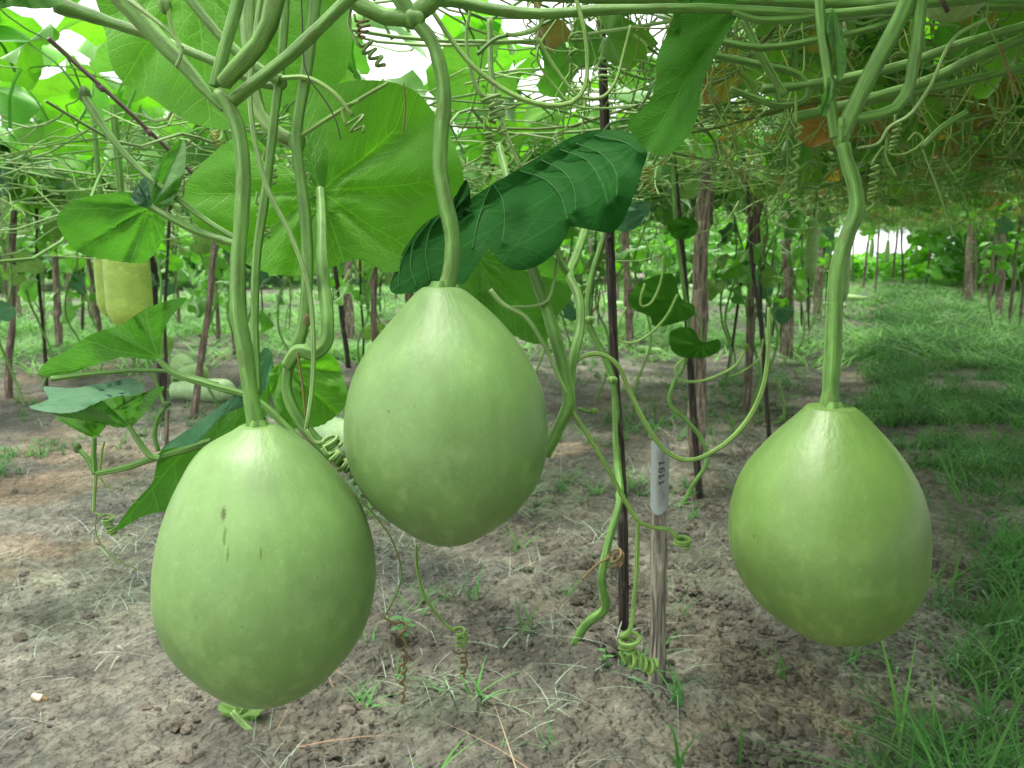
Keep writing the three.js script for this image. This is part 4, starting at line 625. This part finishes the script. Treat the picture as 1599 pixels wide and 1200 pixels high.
{ // vine of the gourd by the path
  const t = thing('gourd_vine', 'near gourd vine with a forked node carrying the gourd by the path', 'vine', at(1315, 215, 0.83));
  knob(t, 1314, 208, 0.83, 14, [0.9, 1.8, 1]);
  stemPart(t, [[1313, 215], [1335, 165], [1365, 105], [1400, 40], [1440, -50]], 0.83, [14, 13, 12, 11]);
  stemPart(t, [[1328, 186], [1360, 182], [1395, 172], [1416, 145], [1428, 90], [1436, 20], [1440, -60]], 0.83, [9, 11, 12, 13, 12, 12]);
  stemPart(t, [[1304, 215], [1298, 170], [1292, 110], [1282, 40], [1278, -40]], 0.83, [9, 8, 9, 9]);
  heroLeaf(t, [[1300, 15], [1318, 60], [1322, 105], [1310, 128], [1300, 80], [1290, 40]], { center: [1306, 80], stalk: [1300, 20], tip: [1308, 125], d: 0.83, mat: M.leafMid, rings: 5, n: 36 });
  heroLeaf(t, [[1296, 120], [1285, 150], [1280, 175], [1288, 182], [1298, 165], [1304, 135]], { center: [1291, 158], stalk: [1300, 122], tip: [1282, 178], d: 0.82, mat: M.leafMid, rings: 5, n: 36 });
  wire(t, [[1340, 232], [1372, 224], [1388, 200], [1420, 180], [1450, 140], [1490, 60], [1540, 30]], 0.9, [3, 4, 4, 4], { mat: M.stemPale });
  wire(t, [[1384, 215], [1388, 238], [1405, 242], [1430, 232], [1442, 218], [1430, 208], [1418, 220]], 0.9, 2.5);
  wire(t, [[1384, 220], [1384, 245], [1400, 275]], 0.9, 2.5);
  curlPart(t, [[1380, 228], [1366, 248], [1362, 256]], 0.9, 2.2, { r0: 5, r1: 4, turns: 8, len: 70, axis: [0.02, 1] });
  curlPart(t, [[1400, 160], [1398, 190]], 0.95, 2, { r0: 5, r1: 3, turns: 7, len: 50, axis: [-0.1, 1] });
  curlPart(t, [[1243, 150], [1244, 190]], 1.0, 2.2, { r0: 4.5, r1: 3.5, turns: 14, len: 150, axis: [0, 1] });
  stemPart(t, [[1190, 140], [1280, 130], [1400, 105], [1500, 70], [1640, 30]], 1.15, 8, { mat: M.stem });
  stemPart(t, [[1240, 185], [1340, 160], [1440, 130], [1530, 88], [1650, 40]], 1.2, 9, { mat: M.stem });
  stemPart(t, [[1280, 170], [1400, 150], [1520, 125], [1650, 90]], 1.3, 7, { mat: M.stem });
  stemPart(t, [[1100, 60], [1190, 75], [1290, 60], [1390, 35], [1480, -20]], 1.1, 6, { mat: M.stem });
  stemPart(t, [[1110, 85], [1180, 100], [1250, 120], [1260, 150], [1225, 165], [1140, 140]], 1.15, 6, { mat: M.stem });
  stemPart(t, [[1160, 30], [1190, 90], [1225, 150]], 1.12, 7, { mat: M.stem });
  stemPart(t, [[1440, 230], [1470, 200], [1510, 175]], 1.0, 5, { mat: M.stem });
  wire(t, [[1440, 230], [1470, 310], [1490, 370]], 1.05, 2, { mat: M.stemPale });
  wire(t, [[1560, 70], [1575, 110], [1590, 150]], 1.0, 2.5, { mat: M.dry });
}
{ // young fruit poking into view above the path
  const d = 0.95, a = at(1490, -25, d), t = thing('round_gourd', 'young round gourd poking down from the roof by the forked node', 'gourd', at(1490, 32, d), 'round gourds hanging in front'), g = new THREE.SphereGeometry(px2m(56, d), 32, 24);
  const q = g.attributes.position; for (let i = 0; i < q.count; i++) { const y = q.getY(i), k = y > 0 ? 1 - 0.6 * (y / px2m(56, d)) ** 2 : 1; q.setXYZ(i, q.getX(i) * k, y * (y > 0 ? 1.5 : 1), q.getZ(i) * k); } g.computeVertexNormals(); g.translate(a.x, a.y, a.z);
  part('body', local(g, t), longMat, t);
  part('stalk', local(tube([a.clone().add(V(0, px2m(80, d), 0)), a.clone().add(V(0.01, 0.14, 0)), a.clone().add(V(0, 0.24, 0))], 0.008, { radial: 8 }), t), M.stem, t);
  part('withered_blossom', local(tube(S([[1480, 18, d - 0.05], [1474, 5, d - 0.055], [1468, -6, d - 0.05]]), 0.0025, { segs: 6, radial: 6 }), t), M.black, t);
}
{ // vine up the dark weathered stick
  const t = thing('gourd_vine', 'bare green vine climbing the dark weathered stick from the soil', 'vine', onGround(893, 1002)), b = onGround(893, 1002), d = depthOf(b);
  part('stem', local(tube([b.clone().add(V(0, -0.02, 0)), at(915, 975, d - 0.02), at(945, 950, d - 0.05), at(940, 905, d - 0.1), at(950, 850, d - 0.1), at(968, 780, d - 0.08), at(964, 720, d), at(958, 600, d), at(945, 560, d), at(918, 500, d), at(925, 430, d), at(945, 360, d), at(950, 200, d)], [0.011, 0.011, 0.009, 0.009, 0.0085, 0.008, 0.008, 0.008], { segs: 80, radial: 12, ridge: 0.08 }), t), M.stem, t);
  for (const [x, y] of [[957, 594], [969, 775], [944, 935], [921, 500]]) knob(t, x, y, d - 0.03, 8, [1, 0.8, 1]);
  wire(t, [[918, 500], [935, 470], [937, 455]], d, 2, { mat: M.dry });
  curlPart(t, [[910, 905], [935, 880], [950, 872]], d - 0.12, 2, { r0: 10, r1: 8, turns: 3, len: 20, axis: [0.6, 0.6], mat: M.dry });
  heroLeaf(t, [[954, 340], [975, 322], [1008, 314], [1016, 330], [1000, 350], [978, 362], [958, 356]], { center: [985, 338], stalk: [1012, 328], tip: [955, 350], d: d - 0.1, mat: M.leafBlue, rings: 8, n: 48 });
}
{ // vine on the leaning dark stick with round leaves
  const b = onGround(1064, 786), d = depthOf(b), t = thing('gourd_vine', 'vine with two round green leaves on the dark stick before the thick post', 'vine', b);
  part('stem', local(tube([b.clone().add(V(0, -0.02, 0)), at(1082, 758, d), at(1104, 722, d), at(1098, 690, d), at(1075, 660, d), at(1046, 630, d), at(1052, 600, d), at(1068, 570, d), at(1076, 520, d), at(1066, 440, d), at(1056, 360, d), at(1050, 230, d)], 0.0085, { segs: 70, radial: 10, ridge: 0.08 }), t), M.stem, t);
  heroLeaf(t, [[982, 472], [992, 448], [1015, 434], [1048, 427], [1056, 440], [1062, 462], [1068, 470], [1084, 478], [1084, 492], [1062, 503], [1020, 509], [1015, 495], [990, 484]], { center: [1032, 470], stalk: [1058, 468], tip: [988, 486], depth: (x) => d - 0.12 + 0.0006 * (x - 1030), mat: M.leafDeep, rings: 10, teeth: 0.3, scaleUV: 0.8 });
  heroLeaf(t, [[1046, 520], [1066, 511], [1086, 516], [1092, 530], [1104, 536], [1122, 530], [1125, 546], [1110, 556], [1085, 560], [1060, 556], [1048, 545]], { center: [1082, 540], stalk: [1096, 538], tip: [1052, 552], depth: (x) => d - 0.1 + 0.0006 * (x - 1080), mat: M.leafDeep, rings: 10, teeth: 0.3, scaleUV: 0.9 });
  heroLeaf(t, [[1042, 350], [1060, 340], [1088, 345], [1090, 362], [1070, 374], [1048, 368]], { center: [1066, 357], stalk: [1086, 352], tip: [1046, 362], d: d - 0.05, mat: M.leafDeep, rings: 7, n: 40 });
  wire(t, [[1096, 536], [1094, 505], [1085, 488], [1072, 472]], d - 0.06, 2.4, { mat: M.stem });
  wire(t, [[1058, 460], [1040, 495], [1010, 525], [985, 536], [966, 530], [965, 510], [978, 480]], d - 0.2, 2.6);
  wire(t, [[1036, 400], [1032, 440], [1015, 475], [1002, 478], [1000, 470], [1007, 443]], d - 0.2, 2.4);
  wire(t, [[1068, 560], [1055, 575], [1060, 592], [1090, 596], [1125, 585], [1150, 570], [1165, 545]], d - 0.1, 2.8);
  knob(t, 1166, 543, d - 0.1, 5, [1, 1.4, 1], 'flower_bud', M.leafPale);
  wire(t, [[1140, 588], [1160, 580], [1185, 560], [1192, 530]], d - 0.1, 2);
}
{ // branch stub lying between the sticks
  const b = onGround(1222, 662), d = depthOf(b), t = thing('vine_stub', 'bare pale vine stub bent along the soil by the thin stick', 'vine', b);
  part('stem', local(tube([at(1158, 682, d), at(1190, 665, d), at(1222, 655, d), at(1222, 620, d), at(1212, 590, d)], 0.009, { segs: 30, radial: 8, ridge: 0.08 }), t), M.stem, t);
  knob(t, 1222, 654, d, 5, [1, 1, 1]);
}
{ // thin brown rod in the upper tangle
  const a = at(75, 60, 1.5), b = at(305, 275, 1.9), t = thing('trellis_rod', 'thin brown rod slanting through the tangled runners', 'stick', b);
  part('shaft', local(tube([a, a.clone().lerp(b, 0.5).add(V(0, 0.004, 0)), b], 0.0045, { segs: 14, radial: 8 }), t), M.post, t);
  for (const k of [0.3, 0.62]) { const p = a.clone().lerp(b, k); part('knot', local(tube([p.clone().add(V(-0.006, 0.004, 0)), p.clone().add(V(0.008, -0.006, 0))], 0.0062, { segs: 3, radial: 7 }), t), M.post, t); }
}
{ // numbered stake
  const b = onGround(1025, 1072), d = depthOf(b), top = at(1031, 688, d + 0.02), r = px2m(13, d), t = thing('label_stake', 'short weathered stake with a white painted top and handwritten number', 'stake', b), rel = top.clone().sub(b), L = rel.length();
  part('shaft', tube([V(0, -0.04, 0), rel.clone().multiplyScalar(0.35).add(V(0.002, 0, 0)), rel.clone().multiplyScalar(0.7).add(V(-0.001, 0, 0)), rel.clone()], (u) => r * (1 - 0.06 * u + 0.04 * Math.sin(u * 14)), { segs: 26, radial: 14, ridge: 0.03, ridges: 3 }), M.stake, t);
  const cv = document.createElement('canvas'); cv.width = 256; cv.height = 512; const c = cv.getContext('2d'), R = rng(3);
  c.fillStyle = '#8f9793'; c.fillRect(0, 0, 256, 512);
  for (let i = 0; i < 900; i++) { const x = 70 + 120 * (R() + R()) / 2 + 10 * R(), y = 60 + 380 * R(), g = 110 + 60 * R(); c.fillStyle = `rgba(${g - 25},${g - 23},${g - 23},0.2)`; c.fillRect(x, y, 2 + 5 * R(), 8 + 40 * R()); }
  for (let i = 0; i < 60; i++) { c.fillStyle = `rgba(60,58,55,${0.2 + 0.3 * R()})`; c.fillRect(256 * R(), 512 * R(), 1.5, 6 + 18 * R()); }
  for (let i = 0; i < 14; i++) { c.fillStyle = `rgba(90,88,85,0.09)`; c.beginPath(); c.ellipse(120 + 40 * (R() - 0.5), 90 + 330 * R(), 16 + 20 * R(), 30 + 50 * R(), 0, 0, 7); c.fill(); }
  c.save(); c.translate(132, 222); c.rotate(-Math.PI / 2); c.fillStyle = 'rgba(30,30,34,0.95)'; c.font = 'bold 84px sans-serif'; c.textAlign = 'center'; c.textBaseline = 'middle'; c.fillText('1191', 0, 0); c.restore();
  const tex = new THREE.CanvasTexture(cv); tex.colorSpace = THREE.SRGBColorSpace; tex.magFilter = THREE.LinearFilter;
  const up = rel.clone().normalize(), fwd = FH.clone().multiplyScalar(-1), sx = RT.clone(), n = 20, m = 14;
  part('painted_label', gridGeo(n, m, (i, j) => { const a = (i / n - 0.5) * 2.9, u = i / n, v = j / m, low = 0.735 - 0.012 * Math.sin(u * 5) - 0.02 * Math.sin(u * Math.PI), k = lerp(low, 1.0015, v), rr = r * 1.0 + 0.0022; return [rel.clone().multiplyScalar(k).addScaledVector(sx, Math.sin(a) * rr).addScaledVector(fwd, Math.cos(a) * rr), u, v]; }), new THREE.MeshStandardMaterial({ map: tex, roughness: 0.6, side: THREE.DoubleSide }), t);
}

// ------------------------------------------------------------------ grass, straw, clods
function tuftGeo(seed, { blades = 9, h = 0.12, spread = 0.5, w = 0.004, curve = 0.6, loose = 0.03 } = {}) {
  const R = rng(seed), gs = [];
  for (let b = 0; b < blades; b++) {
    const a = R() * 6.28, hh = h * (0.5 + 0.8 * R()), out = spread * (0.3 + R()), ww = w * (0.7 + 0.6 * R()), ox = loose * (R() - 0.5), oz = loose * (R() - 0.5), tw = R() - 0.5, cu = curve * (0.4 + R());
    const dir = V(Math.cos(a), 0, Math.sin(a)), sd = V(-Math.sin(a + tw), 0, Math.cos(a + tw));
    gs.push(gridGeo(1, 4, (i, j) => { const t = j / 4, p = V(ox, 0, oz).addScaledVector(dir, hh * (out * t + cu * t * t)).add(V(0, hh * (t - 0.45 * cu * t * t), 0)).addScaledVector(sd, (i - 0.5) * ww * (1 - t ** 1.6) * 2); return [p, 0.5, 0.5]; }));
  }
  return mergeGeometries(gs);
}
const grassMat = (c, tr = 0.4) => new THREE.MeshPhysicalMaterial({ color: c, roughness: 1, transmission: tr, thickness: 0, side: THREE.DoubleSide, clearcoat: 0.1, clearcoatRoughness: 0.45 });
M.grass = grassMat(lin(0.065, 0.24, 0.035)); M.straw = grassMat(lin(0.34, 0.42, 0.31), 0.2); M.hay = grassMat(lin(0.33, 0.29, 0.2), 0.2);
const clearOf = [];
function scatter(n, seed, accept, sizes, tint, lift = 0) {
  const R = rng(seed), out = []; let g = 0;
  while (out.length < n && g++ < n * 60) {
    const a = YAW + lerp(-0.6, 0.62, R()), d = 0.9 + 20 * R() ** 1.7, x = -Math.sin(a) * d, z = -Math.cos(a) * d; // denser where it shows larger
    if (R() > accept(x, z, d)) continue;
    const s = lerp(sizes[0], sizes[1], R()), q = new THREE.Quaternion().setFromEuler(new THREE.Euler((R() - 0.5) * 0.3, R() * 6.28, (R() - 0.5) * 0.3));
    out.push([new THREE.Matrix4().compose(V(x, groundHeight(x, z) + lift * s, z), q, V(s, s * (0.8 + 0.5 * R()), s)), tint(R)]);
  }
  return out;
}
const pathGrass = (x, z) => sstep(-0.35, 0.1, x - 0.12 * Math.sin(z * 1.7) + 0.5 * (fbm(x * 2, z * 2, 91, 3) - 0.5) + (z > -2.2 ? -0.44 : z > -5 ? -0.34 : -0.12)) * (1 - 0.6 * sstep(1.15, 1.5, x)) * (0.04 + sstep(0.38, 0.56, fbm(x * 2.2, z * 2.2, 95, 3)));
const leftGrass = (x, z, d) => x > -0.45 ? 0.025 : sstep(0.42, 0.66, fbm(x * 1.1 + 5, z * 1.1, 97, 3)) * (d > 3 ? 1 : 0.1);
const gt = (R) => { const b = 0.65 + 0.7 * R(); return lin(b * (0.8 + 0.6 * R()), b, b * (0.7 + 0.5 * R())); };
const G = (g, m, it, l) => instanced('grass', g, m, it, l, 'grass');
G(tuftGeo(1, { blades: 10, h: 0.075, w: 0.0024, loose: 0.08 }), M.grass, scatter(3000, 1, pathGrass, [0.5, 1.2], gt), 'green grass growing thick along the path');
G(tuftGeo(2, { blades: 8, h: 0.13, spread: 0.7, curve: 0.9, w: 0.0032, loose: 0.08 }), M.grass, scatter(1100, 2, pathGrass, [0.5, 1.3], gt), 'broad bladed green grass arching along the path');
G(tuftGeo(3, { blades: 12, h: 0.06, w: 0.0022, loose: 0.08 }), M.grass, scatter(3000, 3, pathGrass, [0.7, 1.5], gt), 'fine short grass along the path');
G(tuftGeo(4, { blades: 8, h: 0.07, spread: 0.9, w: 0.0026 }), M.grass, scatter(2600, 4, leftGrass, [0.6, 1.4], gt), 'thin green grass on the open soil and under the rows');
G(tuftGeo(5, { blades: 7, h: 0.065, spread: 1.3, curve: 1.5, w: 0.0012, loose: 0.16 }), M.straw, scatter(1300, 5, (x, z, d) => x > -0.4 ? 0.03 : (d > 2.2 ? 0.3 : 0.03) + (d > 2.2 ? 0.7 : 0.4) * sstep(0.45, 0.65, fbm(x * 1.6, z * 1.6, 99, 3)), [0.4, 1.2], (R) => { const b = 0.6 + 0.7 * R(), w = R(); return lin(b * (0.85 + 0.3 * w), b, b * (0.85 + 0.3 * w)); }), 'bleached grey green grass lying flat on the soil');
G(tuftGeo(6, { blades: 6, h: 0.06, spread: 2.2, curve: 1.2, w: 0.0014, loose: 0.2 }), M.hay, scatter(120, 6, (x, z) => x > 0.3 ? 0.7 * sstep(0.5, 0.6, fbm(x * 2, z * 2, 103, 3)) : sstep(0.58, 0.68, fbm(x * 1.3, z * 1.3, 105, 3)), [0.5, 1.2], gt), 'brown dead grass lying in patches');
{ // far grass, seen only as a green cover
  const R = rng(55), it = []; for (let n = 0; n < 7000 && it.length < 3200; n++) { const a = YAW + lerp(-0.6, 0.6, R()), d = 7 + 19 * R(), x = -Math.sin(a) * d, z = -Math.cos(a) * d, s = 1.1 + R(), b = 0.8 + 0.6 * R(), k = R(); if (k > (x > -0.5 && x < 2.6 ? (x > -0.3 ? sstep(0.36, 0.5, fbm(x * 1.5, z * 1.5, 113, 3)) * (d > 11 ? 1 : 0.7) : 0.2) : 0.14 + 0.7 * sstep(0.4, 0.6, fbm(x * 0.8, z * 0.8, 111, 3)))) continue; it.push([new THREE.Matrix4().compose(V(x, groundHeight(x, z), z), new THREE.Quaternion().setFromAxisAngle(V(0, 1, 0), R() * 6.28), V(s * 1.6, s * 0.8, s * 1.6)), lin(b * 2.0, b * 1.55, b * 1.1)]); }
  G(tuftGeo(9, { blades: 18, h: 0.1, spread: 0.8, w: 0.0022, loose: 0.14 }), M.grass, it, 'pale green grass under the far rows');
}
{ // clods and crumbs of soil
  const clod = (s) => { const g = new THREE.IcosahedronGeometry(0.01, 1), q = g.attributes.position; for (let i = 0; i < q.count; i++) { const v = V(q.getX(i), q.getY(i), q.getZ(i)), k = 0.65 + 0.7 * vnoise(v.x * 240 + s * 9 + 50, v.y * 240 + v.z * 190 + 50, s); q.setXYZ(i, v.x * k * 1.2, v.y * k * 0.8, v.z * k); } g.computeVertexNormals(); return g; };
  const soil = new THREE.MeshStandardMaterial({ color: lin(0.165, 0.147, 0.12), bumpMap: soilBump, bumpScale: 0.004, roughness: 0.95 });
  const acc = (x, z, d) => (0.15 + Math.exp(-(((x + 0.25) / 0.45) ** 2))) * sstep(0.3, 0.6, fbm(x * 3, z * 3, 107, 3)) * (d < 6 ? 1 : 0.2);
  const tint = (R) => { const b = 0.75 + 0.5 * R(); return lin(b * 1.03, b, b * 0.95); };
  for (let k = 0; k < 3; k++) instanced('soil_clods', clod(k + 1), soil, scatter(k ? 6500 : 1500, 20 + k, acc, k ? [0.15, 0.65] : [0.5, 1.8], tint, 0.001), ['larger clods of grey soil strewn between the sticks', 'small crumbs of grey soil strewn between the sticks', 'loose fine soil crumbs over the open ground'][k], 'soil');
}

// ------------------------------------------------------------------ single things on the ground
{ // fallen leaf below the scarred gourd
  const b = onGround(375, 1125), d = depthOf(b) - 0.02, t = thing('fallen_leaf', 'pale folded leaf with its stalk fallen on the soil below the scarred gourd', 'leaf', b);
  heroLeaf(t, [[340, 1105], [355, 1092], [385, 1092], [416, 1098], [408, 1112], [390, 1128], [368, 1122], [350, 1118]], { center: [378, 1108], stalk: [366, 1122], tip: [412, 1098], depth: (x, y) => d + 0.02 - 0.0012 * (y - 1105), mat: M.leafPale, rings: 7, n: 48, name: 'blade' });
  stemPart(t, [[362, 1112], [380, 1132], [398, 1148]], d - 0.03, [6, 5], { name: 'leaf_stalk', mat: M.stemPale });
}
{ // withered blossom
  const b = onGround(62, 1096), d = depthOf(b), t = thing('withered_flower', 'small withered cream and brown flower lying on bare soil', 'flower', b);
  part('petals', local(tube(S([[50, 1086, d], [58, 1090, d], [66, 1092, d]]), (u) => px2m(lerp(4, 7, u), d), { segs: 8, radial: 10, ridge: 0.2 }), t), new THREE.MeshStandardMaterial({ color: lin(0.6, 0.5, 0.35), roughness: 0.8 }), t);
  part('stub', local(tube(S([[65, 1092, d], [71, 1094, d], [75, 1095, d]]), (u) => px2m(lerp(6, 4, u), d), { segs: 5, radial: 8, ridge: 0.15 }), t), M.dry, t);
}
function weed(px, py, h, label, seed, n = 6, m = M.grass, w = 0.3) { // small broad leaved seedling
  const b = onGround(px, py), t = thing('seedling', label, 'plant', b), R = rng(seed);
  part('stem', tube([V(0, -0.01, 0), V(0.004, h * 0.5, 0), V(0, h, 0.004)], [0.0022, 0.0014], { segs: 6, radial: 5 }), M.stem, t);
  for (let i = 0; i < n; i++) { const a = i * 2.4 + R(), y = h * (0.35 + 0.65 * i / n), L = h * (0.35 + 0.25 * R()), dir = V(Math.cos(a), 0.25, Math.sin(a)), sd = V(-Math.sin(a), 0, Math.cos(a)); part('leaf', gridGeo(2, 5, (k, j) => { const u = j / 5; return [V(0, y, 0).addScaledVector(dir, L * u).add(V(0, -0.3 * L * u * u, 0)).addScaledVector(sd, (k - 1) * L * w * Math.sin(Math.PI * (0.06 + 0.94 * u)) ** 0.8), 0.5, 0.5]; }), m, t); }
}
weed(1480, 520, 0.26, 'small broad leaved seedling standing in the path grass', 1, 8);
weed(630, 1000, 0.07, 'leafy seedling behind the middle gourd tendril', 2, 7);
weed(945, 1045, 0.05, 'tiny seedling beside the numbered stake foot', 3, 5);
weed(975, 1035, 0.045, 'tiny seedling in the clods below the path gourd', 4, 5);
function bigGrass(px, py, label, seed, blades) { const b = onGround(px, py), t = thing('grass_clump', label, 'grass', b), R = rng(seed); for (const [dx, dy, h, w] of blades) { const s = RT.clone(); part('leaf_blade', gridGeo(2, 9, (i, j) => { const u = j / 9; return [V(0.01 * (R() - 0.5) * 0, 0, 0).addScaledVector(s, dx * u * u).addScaledVector(FH, dy * u).add(V(0, h * (Math.sin(u * 1.9) / Math.sin(1.57)) - 0.01, 0)).addScaledVector(RT.clone().addScaledVector(FH, 0.4), (i - 1) * w * (1 - u ** 2)).add(V(0, i === 1 ? -0.0012 : 0, 0)), 0.5, 0.5]; }), M.grass, t); } }
bigGrass(1060, 1210, 'dark green grass clump with one long arching blade', 1, [[0.13, 0.02, 0.1, 0.0035], [-0.03, 0.03, 0.1, 0.004], [0.01, -0.02, 0.07, 0.003], [-0.05, -0.02, 0.06, 0.003]]);
bigGrass(1335, 1165, 'pale grass clump on the dark clods below the path gourd', 2, [[-0.08, 0.01, 0.03, 0.002], [0.05, 0.03, 0.05, 0.002], [0.02, -0.02, 0.07, 0.0022], [-0.02, 0.02, 0.05, 0.002]]);
bigGrass(1155, 1195, 'upright grass blade at the bottom of the clod patch', 3, [[0.004, 0.0, 0.09, 0.003], [0.02, 0.02, 0.06, 0.0025]]);
bigGrass(1540, 1150, 'broad bladed green grass clump at the path edge', 4, [[-0.14, 0.0, 0.1, 0.005], [-0.08, 0.05, 0.14, 0.005], [0.08, 0.03, 0.12, 0.005], [0.0, -0.05, 0.1, 0.004], [-0.1, -0.04, 0.06, 0.004]]);

renderer.render(scene, camera);
